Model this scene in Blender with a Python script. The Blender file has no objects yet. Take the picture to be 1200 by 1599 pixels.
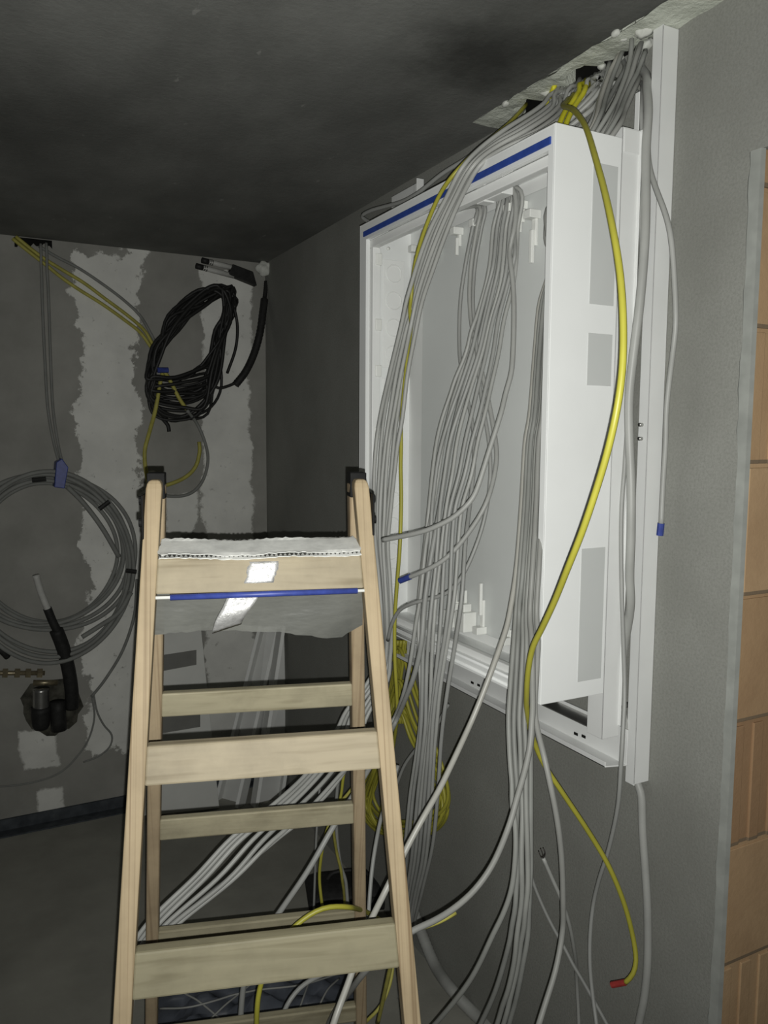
import bpy, bmesh, math, random
from mathutils import Vector, Matrix
random.seed(7)
SC = bpy.context.scene
COL = SC.collection
# ------------------------------------------------------------------ camera
CAM = Vector((0, 0, 1.738))
R_ = Vector((0.88782632, -0.46012677, 0.00691209))
U_ = Vector((0.03811232, 0.08849094, 0.99534758))
F_ = Vector((0.45859773, 0.88343234, -0.09610108))
FPX = 1238.8
cd = bpy.data.cameras.new('camera')
cam = bpy.data.objects.new('camera', cd)
COL.objects.link(cam)
cam.matrix_world = Matrix(((R_.x, U_.x, -F_.x, CAM.x), (R_.y, U_.y, -F_.y, CAM.y), (R_.z, U_.z, -F_.z, CAM.z), (0, 0, 0, 1)))
cd.sensor_fit = 'HORIZONTAL'
cd.sensor_width = 36.0
cd.lens = 36.0 * FPX / 1200.0
cd.clip_start = 0.01
cd.clip_end = 60
SC.camera = cam
# ------------------------------------------------------------------ light: the phone's own flash plus a faint night ambience
w = bpy.data.worlds.new('night')
SC.world = w
w.use_nodes = True
w.node_tree.nodes['Background'].inputs['Color'].default_value = (1.0, 0.99, 0.9, 1)
w.node_tree.nodes['Background'].inputs['Strength'].default_value = 0.02
ld = bpy.data.lights.new('flash', 'SPOT')
ld.energy = 106
ld.color = (1.0, 1.0, 0.965)
ld.shadow_soft_size = 0.0022
ld.spot_size = math.radians(138)
ld.spot_blend = 1.0
flash = bpy.data.objects.new('flash', ld)
COL.objects.link(flash)
flash.matrix_world = cam.matrix_world @ Matrix.Rotation(math.radians(8), 4, 'X')
flash.location = CAM + R_ * 0.005 - U_ * 0.015
SC.view_settings.view_transform = 'Standard'
SC.view_settings.look = 'None'
SC.view_settings.exposure = 0.0
SC.view_settings.gamma = 1.0
SC.view_settings.use_curve_mapping = False
# room dimensions found from the photograph
XW, YB, H = 1.279, 3.718, 2.552
CX, CB, CY0, CY1, CZ0, CZ1 = 0.976, 1.137, 1.203, 2.033, 1.212, 2.312   # cabinet


# ------------------------------------------------------------------ helpers
def ray(px, py):
    return F_ + R_ * ((px - 600) / FPX) + U_ * ((799.5 - py) / FPX)


def pt(px, py, *s):
    """photo direction met with a plane of the room: x=..., 'y', 'z', or at depth 'Z'"""
    d = ray(px, py)
    if len(s) == 1:
        return CAM + d * (s[0] / d.x)
    k, v = s
    if k == 'y':
        return CAM + d * (v / d.y)
    if k == 'z':
        return CAM + d * ((v - CAM.z) / d.z)
    if k == 'w':
        return Vector(v)
    return CAM + d * v


def lin(c):
    f = lambda v: (v / 12.92 if v <= 0.04045 else ((v + 0.055) / 1.055) ** 2.4)
    return tuple(f(v / 255.0) for v in c) + (1.0,)


class NT:
    def __init__(s, name):
        s.m = bpy.data.materials.new(name)
        s.m.use_nodes = True
        s.t = s.m.node_tree
        s.b = s.t.nodes['Principled BSDF']
        s.tc = s.t.nodes.new('ShaderNodeTexCoord')

    def new(s, k):
        return s.t.nodes.new(k)

    def link(s, a, b):
        s.t.links.new(a, b)

    def math(s, op, a, b=None, c=None, clamp=False):
        n = s.new('ShaderNodeMath')
        n.operation = op
        n.use_clamp = clamp
        for i, v in enumerate((a, b, c)):
            if v is None:
                continue
            if isinstance(v, (int, float)):
                n.inputs[i].default_value = v
            else:
                s.link(v, n.inputs[i])
        return n.outputs[0]

    def noise(s, scale, detail=4, rough=0.55, stretch=(1, 1, 1), off=(0, 0, 0), dist=0.0):
        mp = s.new('ShaderNodeMapping')
        mp.inputs['Scale'].default_value = stretch
        mp.inputs['Location'].default_value = off
        s.link(s.tc.outputs['Object'], mp.inputs['Vector'])
        n = s.new('ShaderNodeTexNoise')
        n.inputs['Scale'].default_value = scale
        n.inputs['Detail'].default_value = detail
        n.inputs['Roughness'].default_value = rough
        n.inputs['Distortion'].default_value = dist
        s.link(mp.outputs[0], n.inputs['Vector'])
        return n.outputs['Fac']

    def ramp(s, fac, stops):
        r = s.new('ShaderNodeValToRGB')
        e = r.color_ramp.elements
        while len(e) < len(stops):
            e.new(0.5)
        for i, (p, c) in enumerate(stops):
            e[i].position = p
            e[i].color = c if len(c) == 4 else tuple(c) + (1,)
        s.link(fac, r.inputs[0])
        return r.outputs[0]

    def mix(s, fac, a, b):
        n = s.new('ShaderNodeMix')
        n.data_type = 'RGBA'
        for sock, v in ((n.inputs[0], fac), (n.inputs[6], a), (n.inputs[7], b)):
            if isinstance(v, (int, float)):
                sock.default_value = v
            elif isinstance(v, tuple):
                sock.default_value = v if len(v) == 4 else v + (1,)
            else:
                s.link(v, sock)
        return n.outputs[2]

    def xyz(s):
        n = s.new('ShaderNodeSeparateXYZ')
        s.link(s.tc.outputs['Object'], n.inputs[0])
        return n.outputs

    def bump(s, h, strength=0.3, dist=0.01):
        n = s.new('ShaderNodeBump')
        n.inputs['Strength'].default_value = strength
        n.inputs['Distance'].default_value = dist
        s.link(h, n.inputs['Height'])
        s.link(n.outputs[0], s.b.inputs['Normal'])

    def base(s, c, rough=0.6, metal=0.0, spec=0.5):
        if isinstance(c, tuple):
            s.b.inputs['Base Color'].default_value = c if len(c) == 4 else c + (1,)
        else:
            s.link(c, s.b.inputs['Base Color'])
        s.b.inputs['Roughness'].default_value = rough
        s.b.inputs['Metallic'].default_value = metal
        s.b.inputs['Specular IOR Level'].default_value = spec
        return s.m


def simple(name, c, rough=0.5, metal=0.0, var=0.12, scale=30, spec=0.4):
    n = NT(name)
    c = tuple(c[:3])
    f = n.noise(scale, 3)
    col = n.ramp(f, [(0.3, tuple(v * (1 - var) for v in c)), (0.7, tuple(min(1, v * (1 + var)) for v in c))])
    return n.base(col, rough, metal, spec)


M = {}
# right wall: grey cement plaster
n = NT('grey_plaster')
f1 = n.noise(2.2, 6, 0.6)
f2 = n.noise(190, 4, 0.7)
c = n.ramp(f1, [(0.3, (0.225, 0.227, 0.205)), (0.7, (0.31, 0.314, 0.288))])
c = n.mix(n.ramp(f2, [(0.42, (0, 0, 0)), (0.66, (0.5, 0.5, 0.5))]), c, (0.175, 0.176, 0.158))
n.bump(n.noise(140, 5, 0.7), 0.25, 0.004)
M['grey_plaster'] = n.base(c, 0.95, 0, 0.15)
# ceiling: raw concrete slab with a dark damp stain
n = NT('ceiling_concrete')
f1 = n.noise(1.7, 7, 0.62, (1, 0.6, 1))
c = n.ramp(f1, [(0.28, (0.10, 0.102, 0.094)), (0.5, (0.165, 0.168, 0.156)), (0.72, (0.25, 0.254, 0.236))])
X = n.xyz()
pc = pt(775, 90, 'z', H)
dx = n.math('DIVIDE', n.math('SUBTRACT', X[0], pc.x - 0.02), 0.22)
dy = n.math('DIVIDE', n.math('SUBTRACT', X[1], pc.y), 0.20)
d = n.math('SQRT', n.math('ADD', n.math('MULTIPLY', dx, dx), n.math('MULTIPLY', dy, dy)))
d = n.math('ADD', d, n.math('MULTIPLY', n.math('SUBTRACT', n.noise(7, 6, 0.65), 0.5), 1.5))
mk = n.math('SUBTRACT', 1.0, n.math('SMOOTH_MIN', d, 1.0, 0.3), clamp=True)
mk = n.math('MULTIPLY', mk, 1.3, clamp=True)
c = n.mix(mk, c, (0.06, 0.061, 0.056))
fl = n.ramp(n.noise(26, 3, 0.6, (1, 0.35, 1)), [(0.70, (0, 0, 0)), (0.74, (0.7, 0.7, 0.7))])
c = n.mix(fl, c, (0.29, 0.29, 0.27))
n.bump(n.noise(60, 6, 0.7), 0.3, 0.006)
M['ceiling_concrete'] = n.base(c, 0.95, 0, 0.15)
# floor: grey screed
n = NT('floor_screed')
c = n.ramp(n.noise(3, 6, 0.6), [(0.3, (0.25, 0.247, 0.215)), (0.7, (0.36, 0.355, 0.31))])
n.bump(n.noise(90, 5, 0.7), 0.2, 0.004)
M['floor_screed'] = n.base(c, 0.9, 0, 0.2)
# back wall: old plaster with white filler patches (world x, z rectangles with ragged rims)
n = NT('patched_plaster')
X = n.xyz()
ns = n.math('MULTIPLY', n.math('SUBTRACT', n.noise(5, 7, 0.68), 0.5), 0.34)
ns2 = n.math('MULTIPLY', n.math('SUBTRACT', n.noise(22, 5, 0.7, off=(3, 1, 7)), 0.5), 0.06)
ns = n.math('ADD', ns, ns2)


def rect(x0, x1, z0, z1, amp=1.0):
    a = n.math('MINIMUM', n.math('SUBTRACT', X[0], x0), n.math('SUBTRACT', x1, X[0]))
    b = n.math('MINIMUM', n.math('SUBTRACT', X[2], z0), n.math('SUBTRACT', z1, X[2]))
    q = n.math('ADD', n.math('MINIMUM', a, b), n.math('MULTIPLY', ns, amp))
    return n.math('DIVIDE', q, 0.012, clamp=True)


mk = rect(0.405, 0.70, 0.30, 2.53)
for r in ((0.965, 1.215, 0.2, 2.49, 0.55), (0.14, 0.30, 0.25, 0.43, 0.35), (0.2, 0.31, 0.05, 0.15, 0.3), (0.78, 0.93, 1.25, 1.46, 0.4),
          (0.44, 0.62, 0.55, 1.0, 0.5)):
    mk = n.math('MAXIMUM', mk, rect(*r))
spk = n.ramp(n.noise(28, 6, 0.75, off=(5, 0, 2)), [(0.30, (1, 1, 1)), (0.38, (0, 0, 0))])
mk = n.math('MULTIPLY', mk, n.math('SUBTRACT', 1.0, n.math('MULTIPLY', spk, 0.75)))
g = n.ramp(n.noise(4, 5, 0.6), [(0.3, (0.25, 0.248, 0.225)), (0.7, (0.35, 0.345, 0.315))])
wt = n.ramp(n.noise(6, 5, 0.6), [(0.3, (0.64, 0.64, 0.60)), (0.7, (0.78, 0.78, 0.73))])
c = n.mix(mk, g, wt)
n.bump(mk, 0.4, 0.006)
M['patched_plaster'] = n.base(c, 0.95, 0, 0.15)
# clay block reveal
n = NT('clay_block')
X = n.xyz()
row = n.math('DIVIDE', n.math('ADD', X[2], 0.06), 0.25)
cell = n.math('FLOOR', row)
wn = n.new('ShaderNodeTexWhiteNoise')
wn.noise_dimensions = '1D'
n.link(cell, wn.inputs['W'])
c = n.ramp(wn.outputs['Value'], [(0.0, (0.33, 0.21, 0.118)), (0.5, (0.41, 0.275, 0.155)), (1.0, (0.50, 0.35, 0.205))])
c = n.mix(n.ramp(n.noise(5, 5, 0.6), [(0.4, (0, 0, 0)), (0.75, (0.5, 0.5, 0.5))]), c, (0.27, 0.165, 0.092))
fr = n.math('FRACT', row)
jt = n.math('LESS_THAN', fr, 0.03)
c = n.mix(jt, c, (0.20, 0.15, 0.10))
n.bump(n.noise(40, 5, 0.7), 0.3, 0.004)
M['clay_block'] = n.base(c, 0.95, 0, 0.1)
M['plaster_edge'] = simple('plaster_edge', (0.29, 0.30, 0.278), 0.95, 0, 0.15, 18, 0.15)
n = NT('bitumen')
M['bitumen'] = n.base(n.ramp(n.noise(20, 4), [(0.3, (0.04, 0.046, 0.052)), (0.7, (0.085, 0.095, 0.105))]), 0.8, 0, 0.2)
n = NT('foam_strip')
c = n.ramp(n.noise(16, 6, 0.65), [(0.3, (0.52, 0.545, 0.47)), (0.7, (0.70, 0.73, 0.64))])
n.bump(n.noise(50, 5, 0.7), 0.6, 0.01)
M['foam_strip'] = n.base(c, 0.95, 0, 0.1)
M['white_foam'] = simple('white_foam', (0.62, 0.63, 0.58), 0.9, 0, 0.1, 60, 0.2)
M['recess'] = simple('recess_shade', (0.07, 0.068, 0.055), 0.95, 0, 0.5, 30, 0.05)  # dark colour stands for the shade in the wall hole
M['dark'] = simple('cavity_shade', (0.012, 0.012, 0.011), 0.95, 0, 0.2, 30, 0.05)  # near-black: shade inside slots and gaps put into the colour
# cabinet paint
M['white_paint'] = simple('white_powder_coat', (0.80, 0.815, 0.80), 0.33, 0, 0.02, 8, 0.5)
M['inner_paint'] = simple('inner_white_paint', (0.82, 0.83, 0.81), 0.42, 0, 0.03, 8, 0.45)
M['back_paint'] = simple('grey_mounting_plate', (0.68, 0.70, 0.68), 0.5, 0, 0.02, 6, 0.4)
M['knockout'] = simple('knockout_grey', (0.53, 0.545, 0.53), 0.55, 0, 0.02, 8, 0.35)
M['white_plastic'] = simple('white_plastic', (0.80, 0.81, 0.77), 0.4, 0, 0.03, 20, 0.5)
M['frame_paint'] = simple('frame_white', (0.72, 0.73, 0.715), 0.45, 0, 0.03, 10, 0.4)
M['blue_strip'] = simple('blue_foam_strip', (0.028, 0.065, 0.30), 0.6, 0, 0.15, 40, 0.3)
M['blue_tape'] = simple('blue_tape', (0.035, 0.055, 0.24), 0.45, 0, 0.2, 60, 0.5)
# cables
M['grey_cable'] = simple('grey_pvc', (0.345, 0.35, 0.33), 0.45, 0, 0.08, 12, 0.4)
M['mid_grey_cable'] = simple('mid_grey_pvc', (0.30, 0.305, 0.29), 0.45, 0, 0.08, 12, 0.4)
M['dark_grey_cable'] = simple('darker_grey_pvc', (0.26, 0.265, 0.25), 0.5, 0, 0.08, 12, 0.35)
M['drape_cable'] = simple('light_grey_pvc', (0.385, 0.39, 0.368), 0.45, 0, 0.08, 12, 0.4)
M['clump_cable'] = simple('clump_grey_pvc', (0.245, 0.25, 0.232), 0.5, 0, 0.12, 12, 0.3)  # darker grey for the right clump
M['clump_cable_dark'] = simple('clump_dark_grey_pvc', (0.21, 0.215, 0.2), 0.5, 0, 0.12, 12, 0.3)  # darkest grey of the right clump
M['sweep_cable'] = simple('sweeping_grey_pvc', (0.25, 0.252, 0.235), 0.48, 0, 0.1, 12, 0.3)
M['pale_cable'] = simple('pale_pvc', (0.36, 0.355, 0.32), 0.4, 0, 0.06, 12, 0.45)
M['yellow_cable'] = simple('yellow_pvc', (0.355, 0.335, 0.045), 0.42, 0, 0.08, 12, 0.4)
M['bright_yellow'] = simple('bright_yellow_pvc', (0.66, 0.62, 0.03), 0.42, 0, 0.06, 12, 0.4)
M['dull_yellow'] = simple('dusty_yellow_pvc', (0.40, 0.37, 0.085), 0.55, 0, 0.15, 25, 0.3)
M['black_cable'] = simple('black_pvc', (0.018, 0.018, 0.017), 0.5, 0, 0.2, 30, 0.35)
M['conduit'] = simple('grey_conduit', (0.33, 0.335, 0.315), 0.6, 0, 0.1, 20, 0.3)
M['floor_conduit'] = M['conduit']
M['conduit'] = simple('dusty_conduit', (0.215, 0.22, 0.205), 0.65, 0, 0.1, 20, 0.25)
M['red_tape'] = simple('red_tape', (0.30, 0.035, 0.03), 0.5, 0, 0.15, 60, 0.4)
M['black'] = simple('black_rubber', (0.02, 0.02, 0.019), 0.6, 0, 0.3, 50, 0.3)
M['hinge_black'] = simple('black_steel', (0.008, 0.008, 0.0078), 0.7, 0, 0.3, 50, 0.12)
M['steel'] = simple('steel', (0.45, 0.45, 0.43), 0.3, 0.9, 0.1, 30, 0.5)
M['brass'] = simple('dull_brass', (0.34, 0.29, 0.19), 0.4, 0.7, 0.2, 60, 0.5)
M['pale_pipe'] = simple('pale_pipe', (0.5, 0.5, 0.47), 0.5, 0, 0.1, 30, 0.3)
M['board'] = simple('pale_board', (0.70, 0.705, 0.665), 0.85, 0, 0.06, 6, 0.2)
M['board_dark'] = simple('dark_band', (0.20, 0.20, 0.185), 0.85, 0, 0.1, 12, 0.2)
M['duct_side'] = simple('duct_grey', (0.66, 0.665, 0.64), 0.6, 0, 0.05, 10, 0.3)
M['duct_rim'] = simple('duct_rim_white', (0.93, 0.94, 0.91), 0.5, 0, 0.04, 10, 0.4)
M['blue_bag'] = simple('dark_blue_bag', (0.085, 0.095, 0.115), 0.4, 0, 0.4, 9, 0.5)
n = NT('silver_tape')
n.bump(n.noise(95, 4, 0.6), 0.5, 0.004)
M['clear_tape'] = n.base(n.ramp(n.noise(60, 4), [(0.3, (0.36, 0.36, 0.35)), (0.7, (0.56, 0.56, 0.55))]), 0.5, 0.5, 0.3)
M['cardboard'] = simple('white_cardboard', (0.66, 0.665, 0.63), 0.7, 0, 0.15, 50, 0.3)
M['fluting'] = simple('shaded_fluting', (0.10, 0.10, 0.09), 0.8, 0, 0.4, 90, 0.2)  # darkened so the shade in the gaps between the liners shows
M['copper'] = simple('dark_core', (0.06, 0.055, 0.05), 0.5, 0, 0.2, 50, 0.3)


def wood(name, ca, cb, stretch, dirt=0.4):
    n = NT(name)
    a = n.noise(1.0, 2.5, 0.5, stretch, dist=0.0 if stretch[2] < 2 else 0.4)
    c = n.ramp(a, [(0.28, ca), (0.45, cb), (0.6, tuple(v * 1.08 for v in cb)), (0.78, ca)])
    dn = n.ramp(n.noise(9, 5, 0.65, off=(2, 5, 1)), [(0.45, (0, 0, 0)), (0.8, (dirt, dirt, dirt))])
    c = n.mix(dn, c, tuple(v * 0.45 for v in ca))
    n.bump(a, 0.15, 0.003)
    return n.base(c, 0.6, 0, 0.25)


M['rail_wood'] = wood('rail_wood', (0.165, 0.115, 0.062), (0.30, 0.236, 0.146), (170, 2.0, 0.9), 0.3)
M['rear_rail_wood'] = wood('rear_rail_wood', (0.20, 0.145, 0.088), (0.30, 0.235, 0.15), (170, 2.0, 0.9), 0.45)
M['step_wood'] = wood('step_wood', (0.19, 0.157, 0.10), (0.268, 0.23, 0.158), (5, 60, 60), 0.4)
M['dirty_dim_step_wood'] = wood('dirty_dim_step_wood', (0.145, 0.128, 0.078), (0.20, 0.182, 0.118), (5, 60, 60), 0.4)  # lower front steps: dirt plus weaker light, both put into the darker colour
M['rear_step_wood'] = wood('rear_step_wood', (0.215, 0.19, 0.122), (0.30, 0.272, 0.185), (5, 60, 60), 0.55)
# film
n = NT('grey_film')
tr = n.new('ShaderNodeBsdfTransparent')
mx = n.new('ShaderNodeMixShader')
n.base(n.ramp(n.noise(7, 5, 0.6, (1, 1, 2)), [(0.3, (0.095, 0.097, 0.088)), (0.7, (0.165, 0.168, 0.152))]), 0.38, 0, 0.4)
n.bump(n.noise(14, 3, 0.5, (1, 1, 2.5)), 0.35, 0.01)
mx.inputs[0].default_value = 0.84
n.link(tr.outputs[0], mx.inputs[1])
n.link(n.b.outputs[0], mx.inputs[2])
n.link(mx.outputs[0], n.t.nodes['Material Output'].inputs['Surface'])
M['film'] = n.m


class MB:
    def __init__(s):
        s.bm = bmesh.new()

    def box(s, lo, hi):
        v = [s.bm.verts.new((x, y, z)) for x in (lo[0], hi[0]) for y in (lo[1], hi[1]) for z in (lo[2], hi[2])]
        for q in ((0, 1, 3, 2), (4, 6, 7, 5), (0, 4, 5, 1), (2, 3, 7, 6), (0, 2, 6, 4), (1, 5, 7, 3)):
            s.bm.faces.new([v[i] for i in q])
        return s

    def hexa(s, p):   # eight corners: four of one end, four of the other, same winding
        v = [s.bm.verts.new(q) for q in p]
        for q in ((3, 2, 1, 0), (4, 5, 6, 7), (0, 1, 5, 4), (1, 2, 6, 5), (2, 3, 7, 6), (3, 0, 4, 7)):
            s.bm.faces.new([v[i] for i in q])
        return s

    def prism(s, poly, d):
        d = Vector(d)
        a = [s.bm.verts.new(p) for p in poly]
        b = [s.bm.verts.new(Vector(p) + d) for p in poly]
        k = len(a)
        s.bm.faces.new(a[::-1])
        s.bm.faces.new(b)
        for i in range(k):
            s.bm.faces.new((a[i], a[(i + 1) % k], b[(i + 1) % k], b[i]))
        return s

    def tube(s, pts, r, sides=8, cap=True, closed=False, rad=None, flat=None):
        n_ = len(pts)
        T = []
        for i in range(n_):
            if closed:
                t = pts[(i + 1) % n_] - pts[i - 1]
            else:
                t = pts[min(i + 1, n_ - 1)] - pts[max(i - 1, 0)]
            T.append(t.normalized() if t.length > 1e-9 else Vector((0, 0, 1)))
        a = T[0].orthogonal().normalized()
        rings = []
        for i in range(n_):
            if i:
                a = (a - T[i] * a.dot(T[i]))
                a = a.normalized() if a.length > 1e-6 else T[i].orthogonal().normalized()
            b = T[i].cross(a)
            rr = rad(i / max(1, n_ - 1)) if rad else r
            rings.append([s.bm.verts.new(pts[i] + (a * math.cos(2 * math.pi * k / sides) + b * math.sin(2 * math.pi * k / sides)) * rr) for k in range(sides)])
        for i in range(n_ if closed else n_ - 1):
            A, B = rings[i], rings[(i + 1) % n_]
            for k in range(sides):
                s.bm.faces.new((A[k], A[(k + 1) % sides], B[(k + 1) % sides], B[k]))
        if cap and not closed:
            s.bm.faces.new(rings[0][::-1])
            s.bm.faces.new(rings[-1])
        return s

    def cyl(s, a, b, r, sides=14):
        return s.tube([Vector(a), Vector(b)], r, sides)

    def build(s, name, mat, parent=None, smooth=False, bevel=0.0, seg=2, solid=0.0):
        bmesh.ops.recalc_face_normals(s.bm, faces=s.bm.faces)
        me = bpy.data.meshes.new(name)
        s.bm.to_mesh(me)
        s.bm.free()
        o = bpy.data.objects.new(name, me)
        me.materials.append(M[mat] if isinstance(mat, str) else mat)
        COL.objects.link(o)
        if parent is not None:
            o.parent = parent
        if smooth:
            for p in me.polygons:
                p.use_smooth = True
        if bevel:
            m = o.modifiers.new('bevel', 'BEVEL')
            m.width = bevel
            m.segments = seg
            m.limit_method = 'ANGLE'
        if solid:
            m = o.modifiers.new('solid', 'SOLIDIFY')
            m.thickness = solid
        return o


def tag(o, label=None, cat=None, group=None, kind=None):
    if label:
        o['label'] = label
    if cat:
        o['category'] = cat
    if group:
        o['group'] = group
    if kind:
        o['kind'] = kind
    return o


def empty(name, loc=(0, 0, 0), rz=0.0):
    o = bpy.data.objects.new(name, None)
    o.empty_display_size = 0.05
    o.location = loc
    o.rotation_euler = (0, 0, rz)
    COL.objects.link(o)
    return o


def spline(P, k=7, closed=False):
    P = [Vector(p) for p in P]
    n_ = len(P)
    out = []
    for i in range(n_ if closed else n_ - 1):
        if closed:
            p0, p1, p2, p3 = P[i - 1], P[i], P[(i + 1) % n_], P[(i + 2) % n_]
        else:
            p1, p2 = P[i], P[i + 1]
            p0 = P[i - 1] if i else p1 * 2 - p2
            p3 = P[i + 2] if i + 2 < n_ else p2 * 2 - p1
        t1, t2 = (p2 - p0) * 0.5, (p3 - p1) * 0.5
        L = (p2 - p1).length
        for t in (t1, t2):
            if t.length > L * 1.2:
                t *= L * 1.2 / t.length
        for j in range(k):
            u = j / k
            out.append(p1 * (2 * u ** 3 - 3 * u * u + 1) + t1 * (u ** 3 - 2 * u * u + u) + p2 * (3 * u * u - 2 * u ** 3) + t2 * (u ** 3 - u * u))
    if not closed:
        out.append(P[-1])
    return out


def path(spec):
    return [pt(*q) for q in spec]


STRANDS = []


def cable(name, label, pts, r=0.0048, mat='grey_cable', group=None, cat='cable', k=7, parent=None, sides=8):
    """a free cable; its mesh is written by lay_cables() once all of them are known"""
    me = bpy.data.meshes.new(name)
    me.materials.append(M[mat])
    o = bpy.data.objects.new(name, me)
    COL.objects.link(o)
    tag(o, label, cat, group)
    fine = spline(pts, 12)
    out, acc = [fine[0]], 0.0
    for a, b in zip(fine, fine[1:]):
        acc += (b - a).length
        if acc >= 0.011:
            out.append(b)
            acc = 0.0
    if (out[-1] - fine[-1]).length > 0.002:
        out.append(fine[-1])
    STRANDS.append((o, out, r, sides))
    return o


def lay_cables(rounds=160):
    """nudge touching cables apart so that they lie beside each other, then write the meshes"""
    from mathutils.kdtree import KDTree
    pos, own, rad, idx = [], [], [], []
    for ci, (o, P, r, sd) in enumerate(STRANDS):
        for k_, p in enumerate(P):
            pos.append(p.copy())
            own.append(ci)
            rad.append(r)
            idx.append(k_)
    N = len(pos)
    start = {}
    for i in range(N):
        start.setdefault(own[i], i)
    for rd in range(rounds):
        kd = KDTree(N)
        for i, p in enumerate(pos):
            kd.insert(p, i)
        kd.balance()
        D = [Vector((0, 0, 0)) for _ in range(N)]
        for i in range(N):
            for (q, j, d) in kd.find_range(pos[i], rad[i] + 0.011):
                if own[j] <= own[i]:
                    continue
                # true distance to the neighbouring strand: drop the part along its direction
                j0, j1 = (j - 1 if idx[j] else j), (j + 1 if j + 1 < N and own[j + 1] == own[j] else j)
                t = pos[j1] - pos[j0]
                if t.length < 1e-6:
                    continue
                t.normalize()
                v = pos[i] - q
                v = v - t * v.dot(t)
                need = rad[i] + rad[j] + 0.0011 - v.length
                if need <= 0:
                    continue
                f = (pos[i] - CAM).normalized()
                if v.length < 1e-5:
                    v = f * (1 if own[i] % 2 else -1)
                v.normalize()
                dep = v.dot(f)
                lat = v - f * dep
                sg = 1.0 if dep >= 0 else -1.0
                dr = lat * 0.45 + f * (sg * max(0.55, abs(dep)))
                D[i] += dr * need * 0.5
                D[j] -= dr * need * 0.5
        for _ in range(2):
            E_ = []
            for i in range(N):
                a = i - 1 if idx[i] else i
                b = i + 1 if i + 1 < N and own[i + 1] == own[i] else i
                E_.append((D[a] + D[i] * 2 + D[b]) * 0.25)
            D = E_
        for i in range(N):
            if pos[i].z > H - 0.035 and pos[i].x > 1.18:
                D[i] = Vector((0, 0, 0))
            if D[i].length > 0.006:
                D[i] *= 0.006 / D[i].length
            pos[i] += D[i]
            if pos[i].x > XW - rad[i] - 0.001 and pos[i].z < H - 0.004:
                pos[i].x = XW - rad[i] - 0.001
            if pos[i].z < rad[i]:
                pos[i].z = rad[i]
    for ci, (o, P, r, sd) in enumerate(STRANDS):
        s0 = start[ci]
        Q = pos[s0:s0 + len(P)]
        Q = [Q[0]] + [(Q[k_ - 1] + Q[k_] * 2 + Q[k_ + 1]) * 0.25 for k_ in range(1, len(Q) - 1)] + [Q[-1]]
        mb = MB().tube(Q, r, sd)
        bmesh.ops.recalc_face_normals(mb.bm, faces=mb.bm.faces)
        mb.bm.to_mesh(o.data)
        mb.bm.free()
        for p in o.data.polygons:
            p.use_smooth = True


def band(parent, name, a, b, r, mat, label=None):
    o = MB().tube([Vector(a), (Vector(a) + Vector(b)) / 2, Vector(b)], r, 10).build(name, mat, parent, smooth=False)
    if label:
        o['label'] = label
    return o


ORD = ['first', 'second', 'third', 'fourth', 'fifth', 'sixth', 'seventh', 'eighth', 'ninth']
NUM = ['zero', 'one', 'two', 'three', 'four', 'five', 'six', 'seven', 'eight', 'nine']


def ordinal(i, n_):
    if i == 0:
        return 'leftmost'
    if i == n_ - 1:
        return 'rightmost'
    return ORD[i] + ' from the left'


# ------------------------------------------------------------------ the setting
mb = MB()
mb.box((XW, 1.012, -0.05), (XW + 0.24, 1.78, H)).box((XW, 1.78, -0.05), (XW + 0.24, YB + 0.24, H + 0.2))
mb.box((XW, 0.05, 2.255), (XW + 0.24, 1.012, H))
mb.box((XW, -1.4, -0.05), (XW + 0.24, 0.05, H))
tag(mb.build('wall_right', 'grey_plaster'), 'grey cement plastered wall behind the white cabinet', None, None, 'structure')
tag(MB().box((-2.6, YB, -0.05), (XW, YB + 0.24, H + 0.2)).build('wall_back', 'patched_plaster'), 'far wall of patched grey and white plaster', None, None, 'structure')
tag(MB().box((-2.6, -1.4, -0.1), (XW + 0.6, YB, 0)).build('floor', 'floor_screed'), 'dark grey screed floor', None, None, 'structure')
# ceiling slab: stops short of the wall, leaving the cable slot that the foam strip closes
SX = 1.19
tag(MB().box((-2.6, -1.4, H), (SX, YB, H + 0.2)).box((SX, 1.78, H), (XW, YB, H + 0.2)).build('ceiling', 'ceiling_concrete'), 'dark raw concrete ceiling', None, None, 'structure')
tag(MB().box((SX, -1.4, H + 0.09), (XW + 0.24, 1.78, H + 0.2)).box((XW, -1.4, H + 0.001), (XW + 0.24, 1.78, H + 0.09)).box((SX, -1.4, H + 0.02), (SX + 0.004, 1.78, H + 0.09)).build('trim_5', 'dark'), 'near-black lining painting the shade inside the cable slot above the cabinet', None, None, 'structure')  # lining painted near-black for slot shade; under the flash it would look grey
# foam strip with an irregular edge and cable openings next to the wall
holes = [(1.418, 1.512, 1.228), (1.62, 1.69, 1.232), (1.52, 1.55, 1.245), (1.255, 1.415, 1.258)]
ys = [-1.4 + 0.0125 * i for i in range(int((1.80 + 1.4) / 0.0125) + 1)]
mb = MB()
rows = []
rg = random.Random(3)
for y in ys:
    ins = XW
    for (a, b, x_) in holes:
        if a <= y <= b:
            ins = min(ins, x_ + rg.uniform(-0.008, 0.008))
    out = SX - 0.003 + 0.0025 * math.sin(y * 31) + rg.uniform(-0.0012, 0.0012)
    rows.append((out, ins, y, H - 0.004 + 0.0022 * math.sin(y * 23 + 1) + 0.0012 * math.sin(y * 71)))
va = []
for (o_, i_, y, z) in rows:
    m_ = (o_ + i_) / 2
    va.append([mb.bm.verts.new(p) for p in ((o_, y, z), (m_, y, z - 0.002), (i_, y, z), (i_, y, z + 0.06), (o_, y, H + 0.002))])
for A, B in zip(va, va[1:]):
    for k_ in range(4):
        mb.bm.faces.new((A[k_], A[k_ + 1], B[k_ + 1], B[k_]))
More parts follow.
